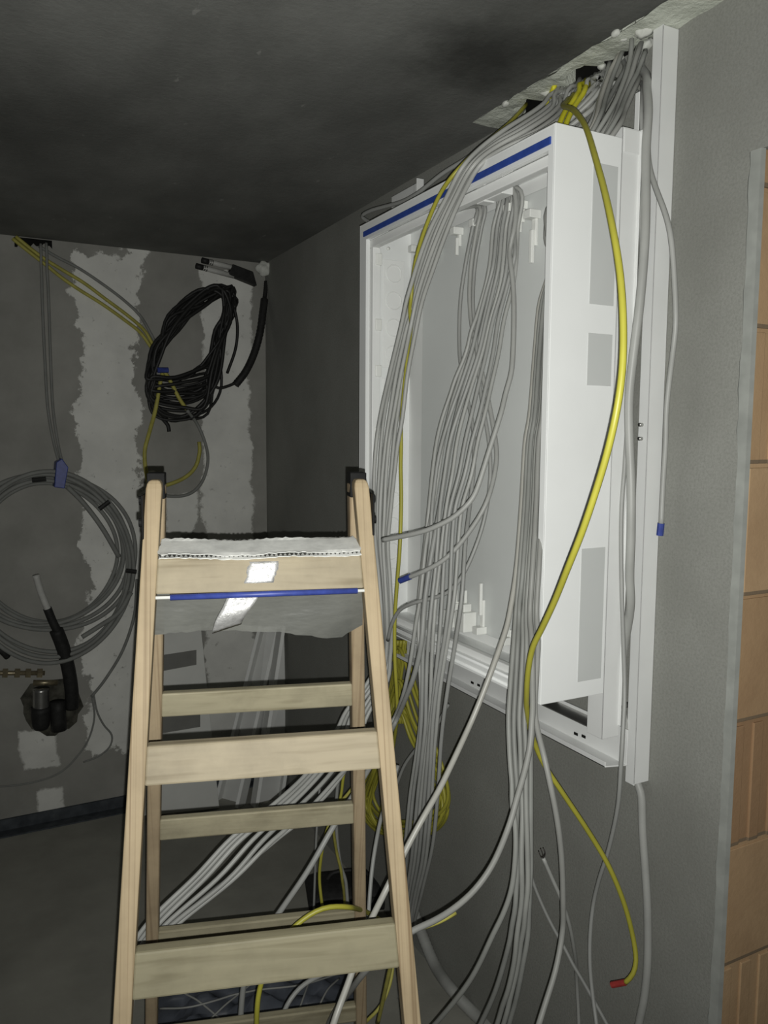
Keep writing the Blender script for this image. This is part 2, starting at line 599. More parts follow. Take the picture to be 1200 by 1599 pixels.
tag(mb.build('trim_1', 'foam_strip'), 'pale insulation strip along the ceiling above the cabinet, with cable openings', None, None, 'structure')
# white foam blobs squeezed out of the slot
for i, (q, r) in enumerate((((1006, 48), 0.016), ((1010, 70), 0.013), ((962, 52), 0.008), ((975, 60), 0.007), ((888, 136), 0.010), ((853, 143), 0.012), ((940, 104), 0.008), ((968, 92), 0.008), ((790, 162), 0.008))):
    p = pt(q[0], q[1], 'z', H - 0.004)
    b = bmesh.new()
    bmesh.ops.create_icosphere(b, subdivisions=3, radius=r)
    for v in b.verts:
        v.co = v.co * (1 + 0.18 * math.sin(v.co.x * 300 + i) * math.cos(v.co.y * 260 + v.co.z * 240))
        v.co = Vector((v.co.x, v.co.y * 1.25, v.co.z * 0.8)) + p
    mb = MB()
    mb.bm.free()
    mb.bm = b
    tag(mb.build('foam_lump', 'white_foam', None, True),
        ['big white foam lump at the ceiling beside the white trunking top', 'second white foam lump, just below the big one by the trunking',
         'small white foam lump on the ceiling strip, left of the big one', 'tiny white foam lump between the cable tops and the big lump',
         'small foam lump left of the black gap with the yellow pair', 'foam lump on the strip between the two black gaps',
         'small foam lump just right of the larger black ceiling gap', 'small foam lump above the grey cable fan, left of the trunking',
         'small foam lump at the strip end by the smaller black gap'][i], 'foam lump', 'foam lumps along the ceiling strip')
# clay block door reveal with grooved faces, lintel above
YJ = 1.012
mb = MB()
rg = random.Random(5)
for i in range(10):
    z0 = -0.06 + 0.25 * i
    z1 = min(z0 + 0.242, 2.255)
    z0 = max(z0, 0.0)
    off = rg.uniform(-0.003, 0.003)
    grooved = i in (2, 4, 7)
    step = 0.028
    x_ = XW + 0.006
    k_ = 0
    while x_ < XW + 0.235:
        x2 = min(x_ + (step if grooved else 0.25), XW + 0.235)
        if x2 - x_ > 0.005:
            mb.box((x_, YJ - 0.012 + off + (0.005 if grooved and k_ % 2 else 0), z0), (x2, YJ, z1))
        x_ = x2
        k_ += 1
mb.box((XW + 0.01, YJ - 0.006, 0), (XW + 0.23, YJ, 2.254))
tag(mb.build('trim_2', 'clay_block', None, False, 0.0015), 'orange brown clay blocks in the bare door reveal', None, None, 'structure')
# ragged plaster edge of the reveal
mb = MB()
va = []
rg = random.Random(9)
wdt = 0.013
for i in range(0, 91):
    z = 2.255 * i / 90
    wdt += rg.uniform(-0.004, 0.004)
    wdt = min(0.018, max(0.008, wdt))
    va.append([mb.bm.verts.new(p) for p in ((XW + 0.006, YJ - 0.014, z), (XW - 0.004, YJ - 0.012, z), (XW - 0.005, YJ + wdt * 0.6, z), (XW + 0.001, YJ + wdt, z))])
for A, B in zip(va, va[1:]):
    for k_ in range(3):
        mb.bm.faces.new((A[k_], A[k_ + 1], B[k_ + 1], B[k_]))
tag(mb.build('trim_3', 'plaster_edge'), 'rough pale plaster edge beside the clay blocks', None, None, 'structure')
# bitumen upstand at the foot of the back wall
tag(MB().box((-2.6, YB - 0.012, 0), (XW, YB, 0.055)).box((-2.6, YB - 0.07, 0), (XW, YB, 0.006)).build('trim_4', 'bitumen'), 'dark bitumen strip along the foot of the far wall', None, None, 'structure')

# ------------------------------------------------------------------ step ladder
LPH = 1.8572
LA = Vector((0.3961, 1.1831, 0))
lad = empty('step_ladder', LA, math.pi / 2 - LPH)
tag(lad, 'folding wooden stepladder with plank steps standing in front of the cabinet', 'ladder')
ZT, A0, A1, TF, B0, B1, TB, G, TH = 1.668, 0.169, 0.0507, 0.3153, 0.1668, 0.0528, 0.2526, 0.0147, 0.0235
LS = [1.5298 - 0.2543 * i for i in range(6)]


def fu(z): return A0 + A1 * (ZT - z)
def fv(z): return -G - TF * (ZT - z)
def bu(z): return B0 + B1 * (ZT - z)
def bv(z): return G + TB * (ZT - z)


for s_ in (-1, 1):
    mb = MB()
    va = []
    for z, e in ((0.0, 0.0), (0.6, 0.0), (1.2, 0.0), (ZT - 0.012, 0.0), (ZT - 0.005, 0.0012), (ZT - 0.001, 0.0036), (ZT + 0.001, 0.0065)):
        va.append([mb.bm.verts.new(q) for q in ((s_ * (fu(z) - e), fv(z) + e * 0.6, z), (s_ * (fu(z) - TH + e), fv(z) + e * 0.6, z), (s_ * (fu(z) - TH + e), fv(z) + 0.029, z), (s_ * (fu(z) - e), fv(z) + 0.029, z))])
    for A, B in zip(va, va[1:]):
        for k_ in range(4):
            mb.bm.faces.new((A[k_], A[(k_ + 1) % 4], B[(k_ + 1) % 4], B[k_]))
    mb.bm.faces.new(va[0][::-1])
    mb.bm.faces.new(va[-1])
    rl = mb.build('front_rail', 'rail_wood', lad, False, 0.0025, 2)
    prof = []
    zt2 = ZT - 0.006
    for z in (0.0, zt2):
        prof += [[(s_ * bu(z), bv(z), z), (s_ * (bu(z) - TH), bv(z), z), (s_ * (bu(z) - TH), bv(z) + 0.034, z), (s_ * bu(z), bv(z) + 0.034, z)]]
    rr = MB().hexa(prof[0] + prof[1]).build('rear_rail', 'rear_rail_wood', lad, False, 0.005, 3)
    # black steel hinge strap over the rail heads with two bolts on the outer face
    u0, u1 = s_ * (fu(ZT) - TH - 0.001), s_ * (fu(ZT) + 0.002)
    mb = MB()
    lo, hi = min(u0, u1), max(u0, u1)
    mb.box((lo, 0.0155, ZT - 0.03), (hi, 0.052, ZT + 0.010))
    mb.box((hi if s_ > 0 else lo - 0.003, -0.045, ZT - 0.085), (hi + 0.003 if s_ > 0 else lo, 0.05, ZT - 0.02))
    hg = mb.build('hinge', 'hinge_black', lad, False, 0.004, 3)
    for zz, vv in ((ZT - 0.03, -0.012), (ZT - 0.062, -0.022)):
        x0 = s_ * (fu(ZT) + 0.004)
        MB().cyl((x0, vv, zz), (x0 + s_ * 0.007, vv, zz), 0.0065, 10).build('bolt', 'hinge_black', hg)
for i, z in enumerate(LS):
    for front in (True, False):
        if not front and i == 0:
            continue
        hh = 0.0255 if front else 0.0225
        if front and i >= 2:
            hh = 0.0275
        th = 0.02
        P = []
        for (zz) in (z - hh, z + hh):
            uu = (fu(zz) if front else bu(zz)) - TH + 0.001
            v0 = (fv(zz) + 0.003) if front else (bv(zz) + 0.004)
            P.append([(-uu, v0, zz), (uu, v0, zz), (uu, v0 + th, zz), (-uu, v0 + th, zz)])
        o = MB().hexa(P[0] + P[1]).build('step', ('step_wood' if i < 2 else 'dirty_dim_step_wood') if front else 'rear_step_wood', lad, False, 0.003, 2)
# silver tape patch wrapped round the top board
z0 = LS[0]
mb = MB()
va = []
rg = random.Random(4)
for j in range(9):
    row = []
    zz = z0 - 0.013 + 0.031 * j / 8
    for i in range(9):
        uu = -0.026 + 0.044 * i / 8 + 0.008 * j / 8 + (rg.uniform(-0.002, 0.002) if i in (0, 8) else 0)
        row.append(mb.bm.verts.new((uu, fv(zz) + 0.0015 + rg.uniform(-0.0008, 0.0008), zz)))
    va.append(row)
for A, B in zip(va, va[1:]):
    for i in range(8):
        mb.bm.faces.new((A[i], A[i + 1], B[i + 1], B[i]))
tp = mb.build('silver_tape', 'clear_tape', lad, True, 0, 2, 0.0006)
tp['label'] = 'crumpled silver tape patch on the top board'

# corrugated white card pad on the ladder top
pad = empty('corrugated_pad', LA + Vector((0, 0, 1.557)), math.pi / 2 - LPH)
tag(pad, 'ragged white corrugated pad taped on top of the ladder', 'pad')
PU, PV0, PV1 = 0.150, -0.062, 0.006


def sheet(z_, jit, seed, nu=60, nv=8):
    mb = MB()
    rg = random.Random(seed)
    va = []
    for j in range(nv + 1):
        row = []
        for i in range(nu + 1):
            u = -PU + 2 * PU * i / nu
            v = PV0 + (PV1 - PV0) * j / nv
            if j in (0, nv):
                v += rg.uniform(-jit, jit)
            lift = 0.014 * (v - PV0) / (PV1 - PV0) - 0.002 * math.sin((u + PU) / PU * 1.57) + (0.0015 * math.sin(u * 40) if j in (0, nv) else 0)
            row.append(mb.bm.verts.new((u + (rg.uniform(-jit, jit) if i in (0, nu) else 0), v, z_ + lift)))
        va.append(row)
    for A, B in zip(va, va[1:]):
        for i in range(nu):
            mb.bm.faces.new((A[i], A[i + 1], B[i + 1], B[i]))
    return mb


sheet(0.0, 0.002, 1).build('lower_liner', 'cardboard', pad, False, 0, 2, 0.001)
sheet(0.0058, 0.003, 2).build('upper_liner', 'cardboard', pad, False, 0, 2, 0.001)
mb = MB()
va = []
for i in range(241):
    u = -PU + 2 * PU * i / 240
    row = []
    for j in range(9):
        v = PV0 + (PV1 - PV0) * j / 8
        lift = 0.014 * (v - PV0) / (PV1 - PV0) - 0.002 * math.sin((u + PU) / PU * 1.57)
        row.append(mb.bm.verts.new((u, v + 0.003, 0.0029 + 0.0022 * math.sin(u * 2 * math.pi / 0.0066) + lift)))
    va.append(row)
for A, B in zip(va, va[1:]):
    for j in range(8):
        mb.bm.faces.new((A[j], A[j + 1], B[j + 1], B[j]))
mb.build('fluting', 'fluting', pad, False, 0, 2, 0.0006)

# grey film hanging below the top board
film = empty('plastic_film', LA + Vector((0, 0, 1.5)), math.pi / 2 - LPH)
tag(film, 'translucent grey plastic film hanging under the top board of the ladder', 'plastic film')
mb = MB()
va = []
rg = random.Random(6)
NB = [(-0.175, 1.425), (-0.09, 1.428), (-0.03, 1.424), (0.03, 1.421), (0.075, 1.413), (0.125, 1.405), (0.168, 1.426)]


def zbot(u):
    for (a, za), (b_, zb) in zip(NB, NB[1:]):
        if a <= u <= b_:
            return za + (zb - za) * (u - a) / (b_ - a)
    return 1.425


for j in range(13):
    row = []
    for i in range(41):
        u = -0.172 + 0.336 * i / 40
        zb = zbot(u) + rg.uniform(-0.0015, 0.0015)
        z = 1.51 + (zb - 1.51) * j / 12
        row.append(mb.bm.verts.new((u * (1 + 0.02 * j / 12), 0.0 + 0.02 * j / 12 + 0.006 * math.sin(u * 31 + j * 0.25) * j / 12, z - 1.5)))
    va.append(row)
for A, B in zip(va, va[1:]):
    for i in range(40):
        mb.bm.faces.new((A[i], A[i + 1], B[i + 1], B[i]))
mb.build('film_sheet', 'film', film, True)
# the curled silver tape that holds the film
mb = MB()
va = []
for j in range(13):
    t = j / 12
    row = []
    for i in range(9):
        s_ = i / 8
        u = -0.050 - 0.026 * t + 0.048 * s_ * (1 - 0.1 * t) + 0.002 * math.sin(t * 7)
        z = 1.506 - 0.068 * t + 0.012 * s_ * t
        v = -0.052 - 0.014 * math.sin(t * 1.9) + 0.022 * t ** 3 + 0.0012 * math.sin(s_ * 3 + t * 5)
        row.append(mb.bm.verts.new((u, v, z - 1.5)))
    va.append(row)
for A, B in zip(va, va[1:]):
    for i in range(8):
        mb.bm.faces.new((A[i], A[i + 1], B[i + 1], B[i]))
o = mb.build('silver_tape', 'clear_tape', film, True, 0, 2, 0.0006)
o['label'] = 'curled silver tape strip holding the film'
# blue tube under the board
bt = empty('blue_tube', LA + Vector((0, 0, 1.501)), math.pi / 2 - LPH)
tag(bt, 'thin blue tube with white ends lying under the top board of the ladder', 'tube')
MB().cyl((-0.133, -0.071, 0.0), (0.143, -0.071, 0.0015), 0.0045, 12).build('blue_sleeve', 'blue_tape', bt, True)
MB().cyl((-0.1535, -0.071, 0.0), (0.1535, -0.071, 0.0015), 0.0026, 10).build('white_core', 'white_plastic', bt, True)

# ------------------------------------------------------------------ distribution cabinet
cab = empty('distribution_cabinet', ((CX + CB) / 2, (CY0 + CY1) / 2, CZ0))
cab.location = (0, 0, 0)
tag(cab, 'open empty white distribution cabinet fixed to the grey wall', 'electrical cabinet')
T = 0.004
mb = MB()
xf = CX - 0.002
mb.box((xf, CY0, CZ0), (CB, CY0 + T, CZ1)).box((xf, CY1 - T, CZ0), (CB, CY1, CZ1))
mb.box((xf, CY0 + T, CZ0), (CB, CY1 - T, CZ0 + T))
for bx_ in (((xf, CY0 + T), (1.066, CY1 - T)), ((1.124, CY0 + T), (CB, CY1 - T)), ((1.066, CY0 + T), (1.124, 1.262)), ((1.066, 1.42), (1.124, 1.545)), ((1.066, 1.80), (1.124, CY1 - T))):
    mb.box((bx_[0][0], bx_[0][1], CZ1 - T), (bx_[1][0], bx_[1][1], CZ1))
mb.build('shell', 'white_paint', cab, False, 0.0012, 2)
# front frame: flanges and the inner rebate
mb = MB()
fl_l, fl_r, fl_t, fl_b = 0.040, 0.020, 0.044, 0.030
ya, yb, za, zb = CY0 + T - 0.0005, CY1 - T + 0.0005, CZ0 + T - 0.0005, CZ1 - T + 0.0005
mb.box((xf, ya, CZ1 - fl_t), (xf + 0.012, yb, zb))
mb.box((xf, ya, za), (xf + 0.012, yb, CZ0 + fl_b))
mb.box((xf, ya, CZ0 + fl_b - 0.001), (xf + 0.0119, CY0 + fl_r, CZ1 - fl_t + 0.001))
mb.box((xf, CY1 - fl_l, CZ0 + fl_b - 0.001), (xf + 0.0119, yb, CZ1 - fl_t + 0.001))
mb.build('front_frame', 'white_paint', cab, False, 0.0006, 1)
mb = MB()
mb.box((xf + 0.012, CY0 + T, CZ1 - 0.066), (xf + 0.032, CY1 - T, CZ1 - 0.045))
mb.box((xf + 0.012, CY0 + T, CZ0 + 0.026), (xf + 0.028, CY1 - T, CZ0 + 0.045))
mb.box((xf + 0.012, CY1 - 0.058, CZ0 + 0.045), (xf + 0.036, CY1 - T, CZ1 - 0.066))
mb.build('rebate', 'inner_paint', cab, False, 0.002, 2)
mb = MB()
mb.cyl((xf - 0.001, CY0 + 0.02, CZ0 + 0.027), (xf - 0.001, CY1 - 0.03, CZ0 + 0.027), 0.0035, 10)
mb.cyl((xf - 0.001, CY0 + 0.02, CZ0 + 0.009), (xf - 0.001, CY1 - 0.03, CZ0 + 0.009), 0.0035, 10)
mb.build('bottom_ridge', 'white_paint', cab, True)
# rear plate and side margins
MB().box((CB - 0.004, CY0 + T, CZ0 + T), (CB, CY1 - T, CZ1 - T)).build('rear_sheet', 'inner_paint', cab)
MB().box((CB - 0.009, 1.245, CZ0 + 0.03), (CB - 0.004, 1.948, CZ1 - 0.035)).build('mounting_plate', 'back_paint', cab, False, 0.002)
# inner left side: knock-out plates with round rims
for (z0, z1) in ((1.93, 2.23), (1.62, 1.90), (1.29, 1.59)):
    kp = MB().box((1.045, CY1 - T - 0.003, z0), (1.112, CY1 - T, z1)).build('side_plate', 'inner_paint', cab, False, 0.001)
    mb = MB()
    for k_ in range(4):
        zc = z0 + (z1 - z0) * (k_ + 0.5) / 4
        ring = [Vector((1.078 + 0.024 * math.cos(a * math.pi / 12), CY1 - T - 0.0035, zc + 0.024 * math.sin(a * math.pi / 12))) for a in range(24)]
        mb.tube(ring, 0.0016, 6, closed=True)
    mb.build('knockout_ring', 'inner_paint', kp, True)
# small hinge clips on the left rebate
for zc in (2.215, 2.04, 1.915, 1.745, 1.40):
    MB().box((xf + 0.020, CY1 - 0.062, zc - 0.016), (xf + 0.040, CY1 - 0.030, zc + 0.016)).build('hinge_clip', 'white_plastic', cab, False, 0.003)
# outer knock-out panels on the near side
for (z0, z1) in ((1.993, 2.256), (1.838, 1.938), (1.246, 1.517)):
    o = MB().box((1.066, CY0 - 0.0012, z0), (1.128, CY0, z1)).build('knockout_panel', 'knockout', cab, False, 0.0004, 1)
    o['label'] = 'flat grey knock-out panel'
# blue sealing strip on the top flange
o = MB().box((xf - 0.0035, 1.214, 2.2765), (xf, 2.006, 2.2905)).build('sealing_strip', 'blue_strip', cab, False, 0.001)
o['label'] = 'blue foam sealing strip'


def clip(y, z, up, wide=0.014, tall=0.07):
    """white plastic wire-holder finger on the rear plate, with a foot block"""
    s_ = 1 if up else -1
    mb = MB()
    xb = CB - 0.011
    mb.box((xb - 0.010, y - wide / 2, min(z, z + s_ * tall)), (xb - 0.003, y + wide / 2, max(z, z + s_ * tall)))
    mb.box((xb - 0.018, y - wide * 0.35, min(z + s_ * tall * 0.55, z + s_ * tall * 1.5)), (xb - 0.010, y + wide * 0.35, max(z + s_ * tall * 0.55, z + s_ * tall * 1.5)))
    mb.box((xb - 0.030, y - wide * 0.9, min(z, z + s_ * 0.018)), (xb, y + wide * 0.9, max(z, z + s_ * 0.018)))
    mb.build('cable_clip', 'white_plastic', cab, False, 0.0015)


for (px, py) in ((655, 400), (690, 350), (722, 340), (752, 335), (808, 310), (820, 330), (840, 345)):
    p = pt(px, py - 15, CB - 0.011)
    clip(p.y, min(p.z, 2.262), False, 0.011 if px < 800 else 0.014, 0.045 if px != 840 else 0.075)
for (px, py, t_) in ((718, 985, 0.06), (733, 975, 0.065), (757, 985, 0.085), (828, 985, 0.07), (800, 1010, 0.035)):
    p = pt(px, py, CB - 0.011)
    clip(p.y, 1.246, True, 0.012, t_)
# block clips at the foot
for (px, dz, h_) in ((727, 0.0, 0.05), (708, 0.01, 0.04)):
    p = pt(px, 990, CB - 0.03)
    mb = MB().box((CB - 0.05, p.y - 0.022, 1.242), (CB - 0.011, p.y + 0.022, 1.242 + h_)).box((CB - 0.044, p.y - 0.012, 1.242 + h_), (CB - 0.02, p.y + 0.004, 1.262 + h_))
    mb.build('clip_block', 'white_plastic', cab, False, 0.002)
# top inner fixing blocks
for (px, w_) in ((700, 0.05), (790, 0.03), (812, 0.06)):
    p = pt(px, 320, 1.10)
    MB().box((1.03, p.y - w_ / 2, CZ1 - 0.055), (1.06, p.y + w_ / 2, CZ1 - T)).build('fixing_block', 'inner_paint', cab, False, 0.002)
# white screw on the side wall
for z_ in (2.26, 1.74, 1.52):
    MB().cyl((1.06, CY1 - T - 0.004, z_), (1.06, CY1 - T, z_), 0.005, 12).build('screw', 'white_plastic', cab, True)

# ------------------------------------------------------------------ mounting frame behind the cabinet
fr = empty('mounting_frame')
tag(fr, 'white steel mounting frame between the cabinet and the wall', 'frame')


def upright(y0, y1, near):
    mb = MB()
    t = 0.002
    yn = y0 if near else y1
    s_ = 1 if near else -1
    mb.box((1.140, min(yn, yn + s_ * t), 1.112), (1.186, max(yn, yn + s_ * t), 2.335))
    mb.box((1.140, y0, 1.112), (1.140 + t, y1, 2.335))
    mb.box((1.184, y0 - (0.006 if near else 0), 1.135), (1.186, y1, 2.335))
    mb.box((1.184, y0 + 0.004, 2.335), (1.186, y0 + 0.016, 2.41))
    return mb.build('upright', 'frame_paint', fr, False, 0.0008, 1)


upright(1.206, 1.252, True)
upright(1.985, 2.03, False)
# lower rail: slotted web with a lip below
mb = MB()
mb.prism([(1.196, 1.19, 1.053), (1.196, 1.19, 1.128), (1.199, 1.19, 1.128), (1.199, 1.19, 1.05), (1.150, 1.205, 1.05), (1.150, 1.205, 1.053)], (0, 0.95, 0))
mb.box((1.150, 1.205, 1.050), (1.153, 2.155, 1.062))
lr = mb.build('lower_rail', 'frame_paint', fr, False, 0.0006, 1)
for (px, py) in ((900, 1146), (912, 1150), (738, 1066), (748, 1070)):
    p = pt(px, py, 1.1955)
    MB().box((1.1945, p.y - 0.006, p.z - 0.003), (1.1961, p.y + 0.006, p.z + 0.003)).build('slot', 'dark', lr)  # black blocks stand for the shade in the slots
MB().box((1.150, 1.21, 2.29), (1.199, 2.03, 2.293)).box((1.150, 1.21, 2.293), (1.153, 2.03, 2.330)).box((1.143, 1.2035, 2.288), (1.199, 1.2055, 2.332)).build('upper_rail', 'frame_paint', fr, False, 0.0006, 1)
MB().box((1.150, 1.23, 1.118), (1.199, 2.03, 1.121)).build('middle_rail', 'steel', fr, False, 0.0006, 1)
# stand-off fixings to the wall
for y_ in (1.24, 2.0):
    for z_ in (1.16, 2.26):
        MB().cyl((1.186, y_, z_), (XW, y_, z_), 0.006, 10).build('wall_fixing', 'steel', fr, True)
# upper left extension of the far upright, a C channel sticking out above the cabinet
a, b_, c_ = pt(613, 282, 1.19), pt(646, 284, 1.215), pt(663, 272, 1.19)
mb = MB()
y1_, y0_ = a.y, c_.y
mb.box((1.188, y0_, 2.29), (1.190, y1_, 2.475)).box((1.190, y1_ - 0.002, 2.29), (1.232, y1_, 2.475)).box((1.165, y0_, 2.29), (1.190, y0_ + 0.002, 2.475)).box((1.188, y0_ + 0.055, 2.29), (1.205, y0_ + 0.057, 2.475))
mb.build('upright_end', 'frame_paint', fr, False, 0.0006, 1)

# ------------------------------------------------------------------ white trunking by the door
tr_ = empty('cable_trunking')
tag(tr_, 'tall white U shaped trunking on the wall right of the cabinet', 'trunking')
t = 0.0022
mb = MB()
mb.box((1.236, 1.206, 0.995), (XW, 1.206 + t, H - 0.008))
mb.box((1.236, 1.206, 0.992), (1.236 + t, 1.2325, H - 0.004))
mb.box((XW - t, 1.206, 0.995), (XW, 1.245, H - 0.008))
mb.build('channel', 'frame_paint', tr_, False, 0.001, 2)
for py in (663, 685):
    p = pt(990, py, 1.2)
    MB().cyl((1.228, 1.222, p.z), (1.236, 1.222, p.z), 0.004, 10).build('screw', 'steel', tr_, True)

# ------------------------------------------------------------------ cables: draped over the cabinet's front edge
GA = 'grey cables draped over the front edge of the cabinet'
ROWA = [  # left edge px, right edge px, depth
    ((872, 128), (905, 128), 'z', 2.60), ((871, 140), (903, 140), 'z', 2.535), ((845, 167), (888, 172), 1.17), ((800, 196), (850, 203), 1.085),
    ((757, 226), (790, 230), 1.02), ((722, 262), (750, 258), 0.966), ((697, 310), (719, 312), 0.962), ((671, 360), (696, 365), 0.958), ((652, 415), (676, 420), 0.955),
    ((638, 465), (660, 470), 0.953), ((624, 520), (649, 525), 0.95), ((609, 580), (637, 585), 0.948), ((596, 640), (629, 645), 0.945), ((589, 690), (622, 690), 0.94),
    ((585, 745), (616, 745), 0.935), ((584, 800), (611, 800), 0.93), ((586, 850), (606, 850), 0.925), ((592, 900), (608, 900), 0.92), ((597, 960), (611, 960), 0.92),
    ((597, 1010), (611, 1010), 0.93), ((580, 1060), (604, 1060), 'Z', 2.03)]
FAN = [  # per cable (px, py, depth)
    [(541, 1110), (525, 1143), (481, 1206), (425, 1258), (362, 1308), (307, 1367), (248, 1423), (218, 1458), (203, 1488)],
    [(545, 1112), (531, 1146), (486, 1208), (433, 1259), (369, 1309), (314, 1368), (253, 1427), (222, 1464), (206, 1492)],
    [(550, 1116), (538, 1148), (492, 1210), (441, 1260), (377, 1310), (322, 1370), (258, 1432), (227, 1468), (210, 1497)],
    [(560, 1118), (548, 1150), (499, 1211), (450, 1261), (395, 1311), (340, 1372), (264, 1438), (232, 1474), (215, 1502)],
    [(566, 1120), (555, 1156), (508, 1218), (460, 1266), (410, 1313), (356, 1374), (272, 1441), (236, 1478), (219, 1506)],
    [(571, 1124), (561, 1165), (520, 1230), (471, 1276), (422, 1316), (366, 1372), (281, 1440), (241, 1480), (224, 1510)]]
FZ = [2.0, 1.96, 1.88, 1.80, 1.74, 1.70, 1.66, 1.64, 1.63]
NA = 6
for i in range(NA):
    t = i / (NA - 1)
    P = []
    for j, r in enumerate(ROWA):
        (xl, yl), (xr, yr) = r[0], r[1]
        wob = 0.9 * math.sin(j * 1.3 + i * 2.1) if j > 6 else 0
        px, py = xl + (xr - xl) * t + wob, yl + (yr - yl) * t
        s_ = r[2:]
        p = pt(px, py, *s_)
        if len(s_) == 1:
            p = pt(px, py, s_[0] + 0.008 * ((i * 2) % 3 - 1))
        P.append(p)
    for k_, (px, py) in enumerate(FAN[i]):
        P.append(pt(px, py, 'Z', FZ[k_] + 0.012 * (i % 2)))
    P += [pt(197 + 1.2 * i, 1550, 'Z', 1.625 + 0.01 * (i % 2)), pt(191 + i, 1650, 'Z', 1.62 + 0.012 * (i % 2)), pt(188 + i, 1830, 'Z', 1.63 + 0.015 * (i % 2)), pt(180 + 8 * i, 2020 + 5 * i, 'z', 0.006)]
    cable('grey_cable', '%s of six grey cables draped over the blue strip of the cabinet' % ordinal(i, NA), P, 0.0052,
          ['drape_cable', 'grey_cable', 'drape_cable'][i % 3], GA, k=5)

# ------------------------------------------------------------------ cables hanging inside the cabinet: middle clump
GB = 'grey cables hanging down the middle of the cabinet'
ROWB = [(777, 812, 296, 1.10), (771, 809, 358, 1.095), (765, 806, 415, 1.085), (757, 800, 450, 1.08), (744, 786, 500, 1.065), (730, 778, 550, 1.05), (711, 768, 600, 1.03),
        (692, 758, 650, 1.01), (681, 748, 690, 0.995), (674, 738, 740, 0.98), (670, 722, 790, 0.965), (667, 716, 830, 0.955), (661, 712, 890, 0.945), (656, 710, 930, 0.935),
        (654, 704, 980, 0.925), (654, 696, 1030, 0.92), (656, 688, 1080, 0.918), (656, 682, 1130, 0.92), (650, 678, 1180, 0.93), (641, 675, 1240, 0.95), (635, 670, 1300, 0.97),
        (630, 664, 1350, 1.0), (624, 648, 1420, 1.05), (624, 640, 1500, 1.10)]
NB_ = 7
TB_ = [0.0, 0.14, 0.35, 0.5, 0.66, 0.84, 1.0]
for i in range(NB_):
    t = TB_[i]
    P = [pt(905 + 7 * i, 128 - 3 * i, 'z', 2.61), pt(903 + 7 * i, 132 - 3 * i, 'z', 2.54), pt(880 + 7 * i, 168 - 1 * i, 1.205), pt(800 + 5.3 * i, 262 - 1.5 * i, 'w', (1.095, 1.78 - 0.028 * i, 2.322))]
    for j, (xl, xr, y, X_) in enumerate(ROWB):
        wob = 1.6 * math.sin(j * 0.9 + i * 1.7) if 2 < j < 18 else 0
        P.append(pt(xl + (xr - xl) * t + wob, y, X_ - (0.012 * (i % 3 - 1) if j else 0)))
    P.append(pt(625 + 2.5 * i, 1560, 'z', 0.012))
    cable('grey_cable', '%s of seven grey cables hanging down the middle of the cabinet' % ordinal(i, NB_), P, 0.0048,
          ['grey_cable', 'mid_grey_cable', 'mid_grey_cable'][i % 3], GB, k=5)

# clump left of it
GC = 'grey cables from the left cutout inside the cabinet'
# a: straight down the back, then joins
P = [pt(890, 134, 'z', 2.60), pt(888, 138, 'z', 2.54), pt(855, 178, 1.2), Vector((1.098, 1.80, 2.323)), pt(744, 321, 1.105), pt(738, 358, 1.10), pt(727, 415, 1.10), pt(719, 475, 1.10), pt(718, 550, 1.09), pt(726, 605, 1.075), pt(738, 660, 1.06),
     pt(741, 720, 1.04), pt(734, 790, 1.01), pt(727, 850, 0.97), pt(722, 930, 0.945), pt(712, 1000, 0.935), pt(699, 1080, 0.935), pt(690, 1150, 0.945), pt(684, 1240, 0.965), pt(676, 1320, 0.99), pt(660, 1390, 1.03), pt(642, 1470, 1.09), pt(636, 1575, 'z', 0.012)]
cable('grey_cable', 'grey cable lying against the cabinet plate, left of the middle clump', P, 0.0048, 'mid_grey_cable', GC)
P = [pt(894, 132, 'z', 2.60), pt(892, 136, 'z', 2.54), pt(860, 178, 1.2), Vector((1.096, 1.77, 2.323)), pt(750, 320, 1.10), pt(745, 358, 1.095), pt(736, 415, 1.09), pt(734, 475, 1.085), pt(742, 530, 1.08), pt(756, 595, 1.075), pt(767, 645, 1.07), pt(776, 705, 1.05),
     pt(772, 745, 1.03), pt(758, 790, 1.0), pt(735, 828, 0.975), pt(712, 857, 0.95), pt(690, 877, 0.925), pt(662, 892, 0.90), pt(640, 901, 0.885)]
o = cable('grey_cable', 'grey cable curling out of the cabinet to a blue taped end', P, 0.0056, 'grey_cable', GC)
band(o, 'tape_end', pt(641, 900.5, 0.8855), pt(625, 907, 0.875), 0.0072, 'blue_tape', 'blue tape end')
P = [pt(898, 130, 'z', 2.60), pt(896, 134, 'z', 2.54), pt(866, 180, 1.2), Vector((1.088, 1.74, 2.323)), pt(757, 318, 1.09), pt(752, 358, 1.088), pt(742, 415, 1.085), pt(739, 475, 1.08), pt(744, 540, 1.07), pt(752, 620, 1.06), pt(764, 690, 1.05), pt(766, 750, 1.04), pt(757, 810, 1.02),
     pt(741, 860, 1.0), pt(722, 900, 0.97), pt(700, 925, 0.95), pt(672, 935, 0.93), pt(645, 942, 0.91), pt(624, 953, 0.90), pt(612, 975, 0.90), pt(606, 1000, 0.91)]
cable('grey_cable', 'grey cable sagging below the blue taped one towards the ladder rail', P, 0.0046, 'mid_grey_cable', GC)
